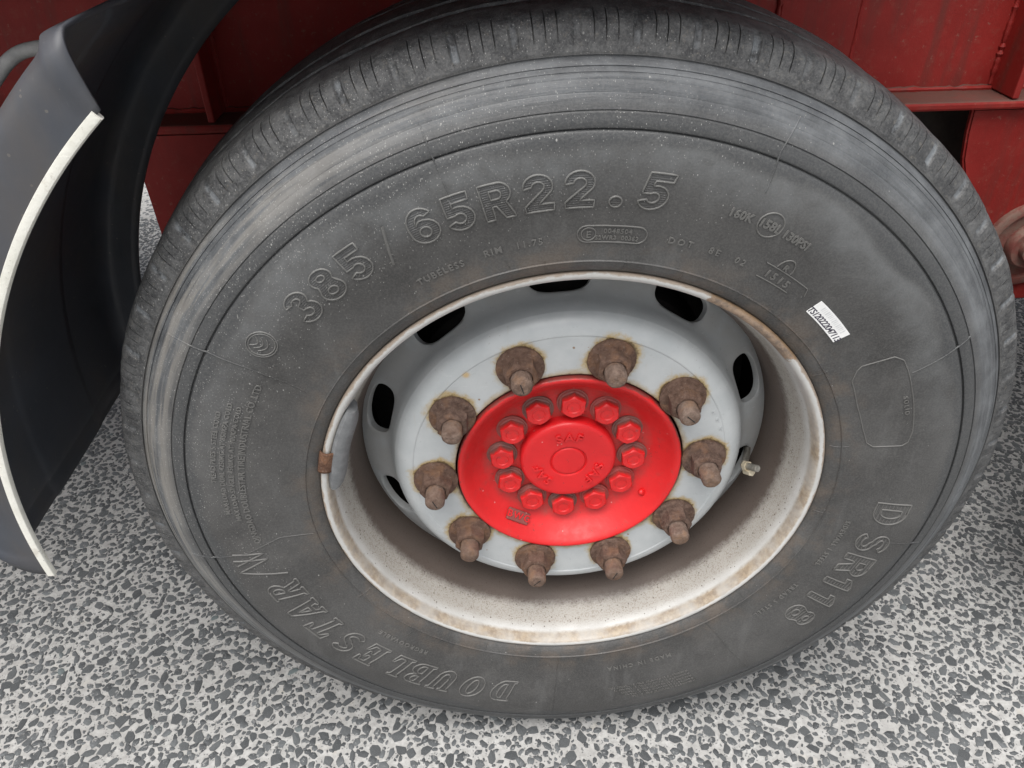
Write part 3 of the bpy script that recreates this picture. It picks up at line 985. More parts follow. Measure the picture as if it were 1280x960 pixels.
def place(paths, deg, rb, cap, wid, shear=0.0):
    return [[(math.radians(deg) - (a_ - 0.44 + (c_ - 0.5) * shear) * wid / (rb + cap / 2), rb + c_ * cap) for a_, c_ in p] for p in paths]


SIZE = [('3', 133.8), ('8', 128.6), ('5', 123.4), ('6', 112.5), ('5', 107.4), ('R', 102.2), ('2', 96.7), ('2', 91.3), ('.', 86.4), ('5', 81.3)]
for chx, dg_ in SIZE:
    P0 = BOLD[chx]
    sh_ = 0.16 if (chx == '5' and dg_ < 90) else 0.0
    ob = link('raised_character', ridge(place(P0, dg_, 0.3725, 0.0355, 0.0315, sh_), 0.0021, 0.0013, True), M['raised'], tyre)
    ob['label'] = 'raised size marking character ' + ('point' if chx == '.' else chx) + ' on upper sidewall'
    hl = hatch_lines(P0)
    if hl:
        link('hatched_fill', ridge(place(hl, dg_, 0.3725, 0.0355, 0.0315, sh_), 0.0012, 0.0004), M['rubber'], tyre)
sl = ridge([[(math.radians(117.1), 0.4075), (math.radians(119.2), 0.3690)]], 0.0034, 0.0015)
link('raised_slash', sl, M['raised'], tyre)

LETW = 0.036
for chx, dg_ in zip('DOUBLESTAR', (-104.3, -111.0, -117.5, -123.5, -128.8, -135.3, -141.3, -147.6, -153.9, -160.4)):
    paths = []
    for pl in GL[chx]:
        pp = []
        for a_, c_ in pl:
            uu = (a_ - 0.44 + (c_ - 0.5) * 0.26) * LETW
            pp.append((math.radians(dg_) - uu / 0.385, 0.3655 + c_ * 0.0400))
        paths.append(pp)
    ob = link('raised_letter', ridge(paths, 0.0021, 0.0014, True), M['raised'], tyre)
    ob['label'] = 'raised outlined serif letter ' + chx + ' on lower sidewall'
# zigzag mark after the name
link('raised_mark', ridge([[(math.radians(-170.7), 0.4209), (math.radians(-169.6), 0.3813), (math.radians(-167.8), 0.4217), (math.radians(-164.6), 0.3692)],
                           [(math.radians(-172.2), 0.4180), (math.radians(-171.2), 0.3830), (math.radians(-169.4), 0.4190)]], 0.0026, 0.0012), M['raised'], tyre)
# pattern code, lower right
for chx, dg_ in zip('DSR118', (-5.6, -13.4, -19.5, -25.2, -30.2, -35.9)):
    wd_ = 0.040 if chx in 'DSR' else 0.036
    P0 = BOLD[chx]
    ob = link('raised_character', ridge(place(P0, dg_, 0.3700, 0.0395, wd_), 0.0022, 0.0013, True), M['raised'], tyre)
    ob['label'] = 'raised pattern code character ' + chx + ' on lower rear sidewall'
    hl = hatch_lines(P0, 0.11)
    link('hatched_fill', ridge(place(hl, dg_, 0.3700, 0.0395, wd_), 0.0012, 0.0005), M['raised'], tyre)

SM = dict(ex=0.0008, bold=0.0002, res=2, lift=0.0002)
small = [
    ('TUBELESS', 114.0, 0.3352, 0.0070, dict(SM, sp=1.25)),
    ('RIM   11.75', 101.6, 0.3368, 0.0070, dict(SM, sp=1.25)),
    ('160K', 68.9, 0.3830, 0.0085, dict(SM, bold=0.0004)),
    ('158L', 64.3, 0.3838, 0.0090, dict(SM, bold=0.0004)),
    ('130PSI', 59.7, 0.3830, 0.0085, dict(SM, bold=0.0004)),
    ('DOT   8E   02', 70.2, 0.3405, 0.0068, dict(SM, sp=1.5)),
    ('1515', 57.0, 0.3420, 0.0080, dict(SM, sp=1.5, bold=0.0003)),
    ('R', 57.3, 0.3560, 0.0065, dict(SM, bold=0.0003)),
    ('0048504', 85.2, 0.3448, 0.0050, dict(SM, sp=1.15)),
    ('S2WR3  00362', 85.2, 0.3378, 0.0045, dict(SM, sp=1.1)),
    ('E', 89.7, 0.3400, 0.0072, dict(SM, bold=0.0002)),
    ('REGROOVABLE', -131.5, 0.3430, 0.0068, dict(SM, sp=1.35)),
    ('MADE IN CHINA', -72.5, 0.3450, 0.0068, dict(SM, sp=1.45)),
    ('TREAD 5 STEEL', -36.0, 0.3445, 0.0062, dict(SM, sp=1.4)),
    ('SIDEWALL 1 STEEL', -16.0, 0.3450, 0.0062, dict(SM, sp=1.2)),
    ('QINGDAO DOUBLESTAR TIRE INDUSTRIAL CO. LTD', 168.0, 0.3790, 0.0072, dict(SM, sp=1.05)),
    ('MAX LOAD SINGLE 4500KG AT 900KPA COLD', 167.5, 0.3905, 0.0055, dict(SM, sp=1.12)),
    ('MAX LOAD DUAL 4250KG AT 850KPA COLD', 166.5, 0.4000, 0.0055, dict(SM, sp=1.12)),
    ('TREAD PLIES 5 STEEL CORD', 164.0, 0.4090, 0.0055, dict(SM, sp=1.12)),
    ('SOLID', 20.0, 0.3800, 0.0050, dict(SM, sp=1.6)),
]
for k in range(5):
    small.append(('WARNING TO BE MOUNTED ONLY BY TRAINED PERSONS'[:42 - 2 * k], -72.0 + 0.6 * k, 0.3845 + 0.0062 * k, 0.0036, dict(ex=0.0009, res=1, lift=0.0003)))
for s_ in small:
    ob = link('small_lettering', side_text([s_], 'small_lettering'), M['raised'], tyre, smooth=False)


def ring_path(deg, r, rad, n=32, ys=1.0):
    return [(math.radians(deg) + rad * math.cos(2 * PI * i / n) / r, r + rad * ys * math.sin(2 * PI * i / n)) for i in range(n + 1)]


def capsule(d0, d1, r0, r1, n=8):
    rc = (r0 + r1) / 2; hr = (r1 - r0) / 2; a0, a1 = math.radians(d0), math.radians(d1)
    p = []
    for i in range(n + 1):
        t = PI / 2 + PI * i / n
        p.append((a1 - math.cos(t) * -hr / rc * -1 if False else a1 - hr * abs(math.cos(t)) / rc * 1.0, rc + hr * math.sin(t)))
    for i in range(n + 1):
        t = -PI / 2 + PI * i / n
        p.append((a0 + hr * abs(math.cos(t)) / rc, rc + hr * math.sin(t)))
    p.append(p[0])
    return p


marks = [ring_path(64.3, 0.3883, 0.0125), ring_path(142.7, 0.3990, 0.0150), ring_path(142.7, 0.3990, 0.0128), ring_path(89.7, 0.3437, 0.0068, 20),
         capsule(90.0, 82.0, 0.3350, 0.3526)]
for q_ in marks:
    link('raised_ring', ridge([q_], 0.0016, 0.0011, True), M['raised'], tyre)
em = []
for k in range(3):
    em.append([(math.radians(142.7) + dx_ / 0.399, 0.399 + dz_) for dx_, dz_ in [(x_ * 0.0085 * (1 - 0.15 * k), -0.006 + 0.005 * k + 0.006 * x_ * x_) for x_ in np.linspace(-1, 1, 9)]])
em.append([(math.radians(60.4), 0.3382), (math.radians(53.7), 0.3392)])
em.append([(math.radians(60.6), 0.3545), (math.radians(51.6), 0.3545), (math.radians(50.8), 0.3470)])
em.append([(math.radians(57.3) + 0.0085 * math.cos(t) / 0.355, 0.3560 + 0.0125 * math.sin(t)) for t in np.linspace(0, PI, 12)])
for q_ in em:
    link('raised_stroke', ridge([q_], 0.0014, 0.0010), M['raised'], tyre)
# blank repair panel at the right
pa = [(30.5, 0.3440), (31.2, 0.3500), (30.9, 0.3820), (29.6, 0.3890), (27, 0.3900), (20, 0.3895), (14.0, 0.3880), (11.6, 0.3840), (10.9, 0.3780), (11.0, 0.3480), (12.2, 0.3410), (16, 0.3370), (22, 0.3340), (28.5, 0.3355), (30.5, 0.3440)]
link('raised_panel_outline', ridge([[(math.radians(a_), r_) for a_, r_ in pa]], 0.0017, 0.0009, True), M['raised'], tyre)
# mould flash lines across the sidewall
fl = [[(149.1, 0.482), (147.8, 0.4397), (147.5, 0.3993), (147.9, 0.3600), (148.7, 0.3361)], [(-172, 0.4743), (-172, 0.3993), (-173.9, 0.357), (-172.9, 0.318)],
      [(-92.9, 0.4305), (-92.4, 0.317)], [(67.6, 0.479), (68.4, 0.4486), (67.7, 0.4138)], [(-52.6, 0.317), (-52.7, 0.4351)], [(26.5, 0.3929), (28.1, 0.4577)],
      [(-12.5, 0.40), (-12.0, 0.452)], [(108, 0.472), (107.6, 0.40)], [(-132, 0.318), (-132.2, 0.331)], [(103.0, 0.318), (103.4, 0.326)], [(119, 0.302), (119.4, 0.317)]]
fl += [[(a_, 0.3025), (a_ + random.uniform(-.4, .4), 0.3145 + random.uniform(0, 0.008))] for a_ in (130, 111, 97, 83, 72, 60, 46, 33, 12, -8, -40, -70, -112, -150)]
for p_ in fl:
    link('mould_line', ridge([[(math.radians(a_), r_) for a_, r_ in p_]], 0.0014, 0.0007), M['rubber'], tyre)


# paper label stuck on the sidewall
def patch(d0, d1, r0, r1, h, nu=10, nv=4, thick=True):
    V, F = [], []
    us = np.linspace(math.radians(d0), math.radians(d1), nu + 1); vs_ = np.linspace(r0, r1, nv + 1)
    A, B = np.meshgrid(us, vs_, indexing='ij')
    top = on_side(A.ravel(), B.ravel(), np.full(A.size, h))
    V = top.tolist(); nv1 = nv + 1
    for i in range(nu):
        for j in range(nv):
            F.append((i * nv1 + j, (i + 1) * nv1 + j, (i + 1) * nv1 + j + 1, i * nv1 + j + 1))
    if thick:
        n0 = len(V)
        V += on_side(A.ravel(), B.ravel(), np.full(A.size, -0.0004)).tolist()
        edge = [i * nv1 for i in range(nu + 1)] + [nu * nv1 + j for j in range(1, nv1)] + [i * nv1 + nv for i in range(nu - 1, -1, -1)] + [j for j in range(nv - 1, 0, -1)]
        for i in range(len(edge)):
            a, c = edge[i], edge[(i + 1) % len(edge)]
            F.append((a, c, c + n0, a + n0))
    me = mesh('patch', V, F)
    bm = bmesh.new(); bm.from_mesh(me); bmesh.ops.recalc_face_normals(bm, faces=bm.faces); bm.to_mesh(me); bm.free()
    return me


lab = link('paper_label', patch(48.0, 39.0, 0.3372, 0.3548, 0.0007), M['paper'], wheel, smooth=False)
lab['label'] = 'small white paper label with a printed number on the sidewall'
link('printed_number', side_text([('TS120222047113', 43.55, 0.3390, 0.0068, dict(ex=0.0, lift=0.00085, bold=0.0002, sp=0.86, shear=0.15))], 'printed_number'), M['ink'], lab, smooth=False)
bars = [patch(46.6 - k * 0.42, 46.6 - k * 0.42 - random.uniform(0.1, 0.26), 0.3478, 0.3532, 0.0008, 1, 1, False) for k in range(16)]
bmA = bmesh.new()
for q_ in bars: bmA.from_mesh(q_)
o_ = bpy.data.meshes.new('faded_print'); bmA.to_mesh(o_); bmA.free()
link('faded_print', o_, M['faint'], lab, smooth=False)

# ------------------------------------------------------------------ steel rim and disc
rim_out = smooth_prof([(0.2930, 0.0105), (0.2972, 0.0045), (0.2985, 0.0005), (0.2980, -0.0020), (0.2958, -0.0034), (0.2925, -0.0030), (0.2895, -0.0005), (0.2874, 0.0050),
                       (0.2858, 0.0120), (0.2835, 0.0200), (0.2800, 0.0320), (0.2765, 0.0440), (0.2738, 0.0530), (0.2702, 0.0620), (0.2668, 0.0710), (0.2645, 0.0820),
                       (0.2636, 0.0950), (0.2634, 0.1200), (0.2634, 0.2000), (0.2650, 0.2200), (0.2700, 0.2450), (0.2800, 0.2800), (0.2860, 0.2970), (0.2900, 0.3080), (0.2985, 0.3090), (0.2970, 0.2990)], 4)
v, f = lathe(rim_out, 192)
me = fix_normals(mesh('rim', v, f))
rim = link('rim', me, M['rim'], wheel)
rim['label'] = 'white painted steel rim with rust and chips along the lip'

DP = smooth_prof([(0.1420, 0.0520), (0.1421, 0.0478), (0.1432, 0.0461), (0.1500, 0.0460), (0.1700, 0.0460), (0.1900, 0.0460), (0.1935, 0.0460), (0.1950, 0.0454), (0.1975, 0.0456), (0.2035, 0.0472), (0.2090, 0.0502), (0.2140, 0.0548), (0.2178, 0.0605)], 4)
SLOPE = smooth_prof([(0.2178, 0.0605), (0.2205, 0.0680), (0.2225, 0.0760), (0.2248, 0.0840), (0.2290, 0.0910), (0.2350, 0.0960), (0.2415, 0.1000), (0.2485, 0.1040), (0.2560, 0.1085), (0.2640, 0.1140)], 6)
SA = np.array(SLOPE); dS = np.concatenate([[0], np.cumsum(np.hypot(*np.diff(SA, axis=0).T))]); SL = dS[-1]


def slope_at(s):
    return np.interp(s, dS, SA[:, 0]), np.interp(s, dS, SA[:, 1])


DV, DF = lathe(DP, 120)
K = 2 * PI / 10
NT, NSS, NR = 12, 8, 7
sc_, hs_, ht_ = 0.0485, 0.0188, 0.0365
for k in range(10):
    a0 = STUD_PHASE + k * K          # sector from stud k to stud k+1, hole in the middle
    per = [(i / NT, 0.0) for i in range(NT)] + [(1.0, j / NSS) for j in range(NSS)] + [(1 - i / NT, 1.0) for i in range(NT)] + [(0.0, 1 - j / NSS) for j in range(NSS)]
    base = len(DV)
    n = len(per)
    for ring in range(NR + 2):
        for (pu, pv) in per:
            T = (pu - 0.5) * K; Sx = pv * SL
            rc = 0.2400
            ang = math.atan2((Sx - sc_) / hs_, T * rc / ht_)
            e = 2.6
            ca, sa = math.cos(ang), math.sin(ang)
            rad = (abs(ca) ** e + abs(sa) ** e) ** (-1 / e)
            ht = ht_ * rad * ca / rc; hsx = sc_ + hs_ * rad * sa
            q_ = min(ring, NR) / NR
            q2 = 1 - (1 - q_) ** 1.4
            T2 = T + (ht - T) * q2; S2 = Sx + (hsx - Sx) * q2
            r_, y_ = slope_at(S2)
            if ring == NR:
                y_ += 0.0010; r_ -= 0.0005
            if ring > NR:
                y_ += 0.0085; r_ -= 0.0045
            DV.append((r_ * math.cos(a0 + K / 2 + T2), y_, r_ * math.sin(a0 + K / 2 + T2)))
    for ring in range(NR + 1):
        for i in range(n):
            j = (i + 1) % n
            DF.append((base + ring * n + i, base + ring * n + j, base + (ring + 1) * n + j, base + (ring + 1) * n + i))
me = mesh('wheel_disc', DV, DF)
bm = bmesh.new(); bm.from_mesh(me)
bmesh.ops.remove_doubles(bm, verts=bm.verts, dist=2e-4)
bmesh.ops.recalc_face_normals(bm, faces=bm.faces)
bm.to_mesh(me); bm.free()
disc = link('wheel_disc', me, M['disc'], wheel)
disc['label'] = 'silver white disc with oval vent holes and rust rings round the nuts'
sharp(me, 50)

v, f = lathe(smooth_prof([(0.2150, 0.1450), (0.2150, 0.2900), (0.20, 0.2950), (0.10, 0.2960)], 2), 96)
link('brake_drum', fix_normals(mesh('brake_drum', v, f)), M['dark'], wheel)
v, f = lathe([(0.2150, 0.1450), (0.212, 0.1400), (0.1400, 0.1200), (0.06, 0.1150), (0.0, 0.1150)], 96)
link('drum_face', fix_normals(mesh('drum_face', v, f)), M['dark'], wheel)

v, f = lathe([(0.2652, 0.2190), (0.2600, 0.2220), (0.2100, 0.2240)], 96)
link('dust_shield', fix_normals(mesh('dust_shield', v, f)), M['dark'], wheel)

# stamped characters in the disc face
for s_, dg_, rr_ in (('N', 24.5, 0.1855), ('W', 20.5, 0.1868), ('W', 16.0, 0.1880), ('4', -135.5, 0.186), ('7', -138.5, 0.186)):
    t_ = text_raw(s_, 0.0055, 0.0001, None, 0.0004, 0, 1, 2)
    P = np.array([q_.co[:] for q_ in t_.vertices])
    th = math.radians(dg_) - P[:, 0] / rr_
    rr2 = rr_ + P[:, 1]
    Q = np.stack([rr2 * np.cos(th), 0.0460 - np.maximum(P[:, 2], -0.0004) - 0.0001, rr2 * np.sin(th)], 1)
    t_.vertices.foreach_set('co', Q.ravel())
    t_.materials.clear()
    link('stamped_character', t_, M['disc'], disc, smooth=False)


# ------------------------------------------------------------------ wheel nuts and studs (local: +Y into the disc, origin on the disc face)
def hex_lathe(levels, n=36):
    """levels: (y, radius, hexness 0..1)"""
    V, F = [], []
    for y, r, hx in levels:
        for i in range(n):
            t = 2 * PI * i / n
            k = math.cos(PI / 6) / math.cos((t % (PI / 3)) - PI / 6)
            rr = r * ((1 - hx) + hx * k)
            V.append((rr * math.cos(t), y, rr * math.sin(t)))
    for l in range(len(levels) - 1):
        for i in range(n):
            j = (i + 1) % n
            F.append((l * n + i, l * n + j, (l + 1) * n + j, (l + 1) * n + i))
    F.append(tuple(range((len(levels) - 1) * n, len(levels) * n)))
    me = mesh('hex', V, F)
    bm = bmesh.new(); bm.from_mesh(me); bmesh.ops.recalc_face_normals(bm, faces=bm.faces); bm.to_mesh(me); bm.free()
    return me


def roughen(me, amp, seed):
    rg = np.random.default_rng(seed)
    n = len(me.vertices); co = np.empty(n * 3); me.vertices.foreach_get('co', co)
    co += rg.normal(0, amp, n * 3)
    me.vertices.foreach_set('co', co); me.update()


nut_meshes, stud_meshes = [], []
for k in range(5):
    lv = [(0.0, 0.0272, 0), (-0.0026, 0.0279, 0), (-0.0050, 0.0274, 0), (-0.0062, 0.0256, 0), (-0.0070, 0.0228, 0.2), (-0.0076, 0.0212, 0.8), (-0.0086, 0.0207, 1), (-0.0140, 0.0205, 1),
          (-0.0200, 0.0203, 1), (-0.0226, 0.0194, 0.75), (-0.0244, 0.0176, 0.3), (-0.0252, 0.0156, 0), (-0.0253, 0.0130, 0), (-0.0225, 0.0122, 0)]
    a = hex_lathe(lv, 48); a.name = 'wheel_nut'; roughen(a, 0.00012, k); nut_meshes.append(a)
    b = hex_lathe([(-0.020, 0.0118, 0), (-0.030, 0.0120, 0), (-0.034, 0.0121, 0), (-0.038, 0.0120, 0), (-0.0412, 0.0118, 0), (-0.0420, 0.0114, 0), (-0.0440, 0.0096, 0), (-0.0446, 0.0086, 0), (-0.0449, 0.0040, 0), (-0.0450, 0.0008, 0)], 32)
    b.name = 'stud'; roughen(b, 0.00008, 50 + k); stud_meshes.append(b)
slot_me = bevel_box('slot', (0.0125, 0.0016, 0.0013), (0, -0.0446, 0), 0.0003, 1)
for k in range(10):
    a = STUD_PHASE - k * K
    o = bpy.data.objects.new('wheel_nut', nut_meshes[k % 5]); COL.objects.link(o)
    o.parent = wheel; o.location = (0.1675 * math.cos(a), 0.0457, 0.1675 * math.sin(a)); o.rotation_euler = (0, random.uniform(0, PI), 0)
    if not nut_meshes[k % 5].materials:
        nut_meshes[k % 5].materials.append(M['nut']); nut_meshes[k % 5].polygons.foreach_set('use_smooth', [True] * len(nut_meshes[k % 5].polygons)); sharp(nut_meshes[k % 5], 38)
        stud_meshes[k % 5].materials.append(M['stud']); stud_meshes[k % 5].polygons.foreach_set('use_smooth', [True] * len(stud_meshes[k % 5].polygons)); sharp(stud_meshes[k % 5], 40)
    s = bpy.data.objects.new('stud', stud_meshes[k % 5]); COL.objects.link(s); s.parent = o
    s.location = (0, random.uniform(-0.0022, 0.0022), 0); s.rotation_euler = (0, random.uniform(0, PI), 0)
    s.scale = (1, 1, 1)
    if not slot_me.materials: slot_me.materials.append(M['dark'])
    if k in (0, 2, 5, 6, 8):
        sl_ = bpy.data.objects.new('slot', slot_me); COL.objects.link(sl_); sl_.parent = o
        sl_.location = s.location; sl_.rotation_euler = (0, random.uniform(0, PI), 0)

# ------------------------------------------------------------------ red hub
hubp = smooth_prof([(0.1385, 0.0700), (0.1392, 0.0560), (0.1398, 0.0450), (0.1392, 0.0418), (0.1372, 0.0405), (0.1345, 0.0412), (0.1312, 0.0440), (0.1270, 0.0492),
                    (0.1215, 0.0560), (0.1150, 0.0630), (0.1080, 0.0688), (0.1010, 0.0722), (0.0930, 0.0738), (0.0800, 0.0742), (0.0600, 0.0742), (0.0400, 0.0742)], 4)
v, f = lathe(hubp, 144)
hub = link('hub', fix_normals(mesh('hub', v, f)), M['red'], wheel)
hub['label'] = 'glossy red dished hub face'
capp = smooth_prof([(0.0608, 0.0750), (0.0610, 0.0690), (0.0610, 0.0640), (0.0602, 0.0606), (0.0582, 0.0582), (0.0550, 0.0570), (0.0500, 0.0567), (0.0350, 0.0566), (0.0245, 0.0566), (0.0234, 0.0574), (0.0222, 0.0590), (0.0208, 0.0574), (0.0196, 0.0565), (0.0120, 0.0562), (0.0004, 0.0561)], 3)
v, f = lathe(capp, 96)
hcap = link('hub_cap', fix_normals(mesh('hub_cap', v, f)), M['cap'], wheel)
hcap['label'] = 'red centre cap with three raised maker marks'
for dg_ in (90, -32, -148):
    for q_, dd in (('S', 18.5), ('A', 0.0), ('F', -18.0)):
        t_ = text_raw(q_, 0.0122, 0.0003, None, 0.0022, 0, 1, 3)
        P = np.array([c_.co[:] for c_ in t_.vertices]); a_ = math.radians(dg_ + dd)
        rr_ = 0.0345
        px_, pz_ = P[:, 0] * 1.05, P[:, 1] + rr_
        # local frame: up = radial
        ux, uz = math.cos(a_), math.sin(a_)
        Q = np.stack([ux * pz_ + uz * px_, 0.0566 - np.maximum(P[:, 2], -0.0005) , uz * pz_ - ux * px_], 1)
        t_.vertices.foreach_set('co', Q.ravel()); t_.materials.clear()
        fix_normals(t_)
        link('raised_letter', t_, M['cap'], hcap, smooth=False)

bolt_levels = [(0.0120, 0.0172, 0), (0.0098, 0.0174, 0), (0.0096, 0.0160, 0), (0.0084, 0.0156, 0.3), (0.0078, 0.0150, 1), (0.0035, 0.0149, 1), (0.0014, 0.0147, 1), (0.0006, 0.0136, 0.6), (0.0, 0.0122, 0.1), (0.0003, 0.0075, 0), (0.0011, 0.0066, 0), (0.0012, 0.0020, 0)]
bolt_me = hex_lathe(bolt_levels, 48); bolt_me.name = 'hub_bolt'
bolt_me.materials.append(M['bolt'])
sharp(bolt_me, 25)
bolt_me.polygons.foreach_set('use_smooth', [True] * len(bolt_me.polygons))
for k in range(12):
    a = math.radians(87.03) - k * PI / 6
    o = bpy.data.objects.new('hub_bolt', bolt_me); COL.objects.link(o); o.parent = hub
    o.location = (0.0835 * math.cos(a), 0.0585 + random.uniform(-0.0006, 0.0006), 0.0835 * math.sin(a))
    o.scale = (1.12, 1.30, 1.12)
    o.rotation_euler = (0, PI / 6 + random.uniform(-0.2, 0.2), 0)
# small cast tag and nub on the dish
ta = math.radians(-124.0); tr = 0.1172
tagm = bevel_box('cast_tag', (0.0330, 0.0060, 0.0165), (0, 0, 0), 0.0014, 2)
ct = link('cast_tag', tagm, M['tagred'], hub, smooth=False)
slope_ = math.radians(38)


def on_dish(r, a):
    pts = np.array(hubp); i = np.argsort(pts[:, 0]); sel = [j for j in i if pts[j, 1] < 0.0745]
    return Vector((r * math.cos(a), float(np.interp(r, pts[sel, 0], pts[sel, 1])), r * math.sin(a)))


pc = on_dish(tr, ta); pn = on_dish(tr + 0.004, ta) - on_dish(tr - 0.004, ta)
rad_v = pn.normalized(); tan_v = Vector((-math.sin(ta), 0, math.cos(ta))); nor = rad_v.cross(tan_v).normalized()
if nor.y > 0: nor = -nor
if tan_v.x < 0: tan_v = -tan_v
xv = (tan_v - rad_v * 0.06).normalized()
yv = -nor
zv = xv.cross(yv).normalized()
mm = Matrix((xv, yv, zv)).transposed()
ct.matrix_local = Matrix.Translation(pc + nor * 0.001) @ mm.to_4x4()
t_ = text_raw('BWG', 0.0095, 0.0001, None, 0.0014, 0, 1.3, 3)
P = np.array([c_.co[:] for c_ in t_.vertices]); P[:, 1] -= 0.0042
t_.vertices.foreach_set('co', P.ravel()); t_.materials.clear()
# text lies on the -Y face of the tag
tm = Matrix(((1, 0, 0), (0, 0, -1), (0, 1, 0))).to_4x4()
t_.transform(Matrix.Translation((0, -0.0030, 0)) @ tm)
t_.transform(mm.to_4x4()); t_.transform(Matrix.Translation(pc + nor * 0.001))
link('raised_tag_lettering', t_, M['cap'], hub, smooth=False)
na = math.radians(-32.5); pc = on_dish(0.1178, na)
nb_ = bevel_box('cast_nub', (0.0150, 0.0080, 0.0085), (0, 0, 0), 0.0034, 3)
cn = link('cast_nub', nb_, M['red'], hub)
cn.location = pc; cn.rotation_euler = (math.radians(-20), math.radians(50), math.radians(35))


# ------------------------------------------------------------------ valve and balance weight
def tube(path, radii, n=16, cap=True):
    V, F = [], []
    path = [Vector(p) for p in path]
    if not hasattr(radii, '__len__'): radii = [radii] * len(path)
    up = Vector((0.31, 0.2, 0.93))
    for i, p in enumerate(path):
        t = (path[min(i + 1, len(path) - 1)] - path[max(i - 1, 0)]).normalized()
        s_ = t.cross(up).normalized(); u = s_.cross(t).normalized()
        for j in range(n):
            a = 2 * PI * j / n
            V.append(p + (s_ * math.cos(a) + u * math.sin(a)) * radii[i])
    for i in range(len(path) - 1):
        for j in range(n):
            k = (j + 1) % n
            F.append((i * n + j, i * n + k, (i + 1) * n + k, (i + 1) * n + j))
    if cap:
        F.append(tuple(range(n))[::-1]); F.append(tuple((len(path) - 1) * n + j for j in range(n)))
    me = mesh('tube', V, F)
    bm = bmesh.new(); bm.from_mesh(me); bmesh.ops.recalc_face_normals(bm, faces=bm.faces); bm.to_mesh(me); bm.free()
    sharp(me, 40)
    return me


vp = [Vector((0.2530, 0.118, -0.040)), Vector((0.2400, 0.085, -0.028)), Vector((0.2240, 0.052, -0.014)), Vector((0.2305, 0.0335, -0.003)), Vector((0.2322, 0.0290, 0.000)), Vector((0.2326, 0.0280, 0.0006))]
vs_o = link('valve_stem', tube(vp, [0.0045, 0.0045, 0.0045, 0.0045, 0.0045, 0.0036], 20), M['valve'], wheel)
vs_o['label'] = 'bent metal valve stem behind the disc'
v0, v1 = vp[2], vp[3]
dv = (v1 - v0).normalized()
link('valve_core', tube([v1 + dv * 0.0055, v1 + dv * 0.0062], 0.0022, 12), M['dark'], vs_o)
link('valve_collar', tube([v0.lerp(v1, .15), v0.lerp(v1, .42)], 0.0066, 6), M['brass'], vs_o, smooth=False)
link('valve_nut', tube([Vector((0.2265, 0.0480, -0.020)), Vector((0.2300, 0.0370, -0.0135))], 0.0052, 6), M['brass'], vs_o, smooth=False)

# lead weight hooked over the lip at the left
BV, BF = [], []
aa = np.linspace(math.radians(151), math.radians(175), 15)
sec = [(0.2880, 0.0075), (0.2866, 0.0140), (0.2848, 0.0230), (0.2790, 0.0245), (0.2720, 0.0210), (0.2692, 0.0120), (0.2705, 0.0020), (0.2770, -0.0040), (0.2850, -0.0048), (0.2890, -0.0015)]
for i, a in enumerate(aa):
    e = 1 - 0.45 * (abs(i - 7) / 7) ** 6
    c0 = np.mean(sec, axis=0)
    for r_, y_ in sec:
        rr_ = 0.2860 + (r_ - 0.2860) * e; yy_ = c0[1] + (y_ - c0[1]) * (0.75 + 0.25 * e)
        BV.append((rr_ * math.cos(a), yy_, rr_ * math.sin(a)))
ns_ = len(sec)
for i in range(len(aa) - 1):
    for j in range(ns_):
        k = (j + 1) % ns_
        BF.append((i * ns_ + j, i * ns_ + k, (i + 1) * ns_ + k, (i + 1) * ns_ + j))
BF.append(tuple(range(ns_))); BF.append(tuple((len(aa) - 1) * ns_ + j for j in range(ns_)))
bw = link('balance_weight', fix_normals(mesh('balance_weight', BV, BF)), M['lead'], wheel)
sharp(bw.data, 45)
bw['label'] = 'grey lead balance weight clipped to the rim lip'
cs = smooth_prof([(0.2800, -0.0012), (0.2865, -0.0022), (0.2900, -0.0046), (0.2945, -0.0058), (0.2990, -0.0044), (0.3005, -0.0010), (0.2990, 0.0040)], 3)
v, f = lathe(cs, 10, math.radians(163.5), math.radians(169.3))
cl = link('weight_clip', mesh('weight_clip', v, f), M['clip'], bw)
sm = cl.modifiers.new('solid', 'SOLIDIFY'); sm.thickness = 0.0016; sm.offset = 1

# ------------------------------------------------------------------ mudguard
mud = empty('mudguard', (0, 0, AXLE))
tag(mud, 'black plastic quarter mudguard with white edging left of the wheel', 'mudguard')
A0, A1 = math.radians(126.6), math.radians(184.0)
sec = smooth_prof([(0.6140, -0.0500), (0.6300, -0.0505), (0.6480, -0.0500), (0.6590, -0.0475), (0.6655, -0.0410), (0.6680, -0.0300), (0.6685, 0.0100), (0.6680, 0.0800), (0.6660, 0.1000), (0.6660, 0.2200), (0.6680, 0.2400),
                   (0.6685, 0.3200), (0.6670, 0.3480), (0.6600, 0.3600), (0.6480, 0.3640), (0.6160, 0.3640)], 3)


def end_round(a, r):
    return a


NM = 72
MV, MF = [], []
th = np.linspace(A0, A1, NM + 1)
for i, a in enumerate(th):
    for r_, y_ in sec:
        # rolled stiffening bead just inside both cut ends
        dend = min((a - A0), (A1 - a)) * 0.64
        bead = 0.006 * math.exp(-((dend - 0.018) / 0.007) ** 2)
        rr_, yy_ = r_, y_
        if r_ > 0.662: rr_ += bead
        elif y_ < 0: yy_ -= bead * min(1.0, max(0.0, (r_ - 0.616) / 0.03))
        # the lip's lower outer corner and upper end are trimmed back
        a2 = a
        w_ = max(0.0, (r_ - 0.6140) / 0.055)
        if y_ < -0.02:
            a2 = a - math.radians(3.6) * w_ ** 2 * np.clip((a - math.radians(176)) / math.radians(8), 0, 1)
            a2 = a2 + math.radians(2.3) * (1 - w_) * np.clip((math.radians(132) - a) / math.radians(5.4), 0, 1)
        MV.append((rr_ * math.cos(a2), yy_, rr_ * math.sin(a2)))
ks = len(sec)
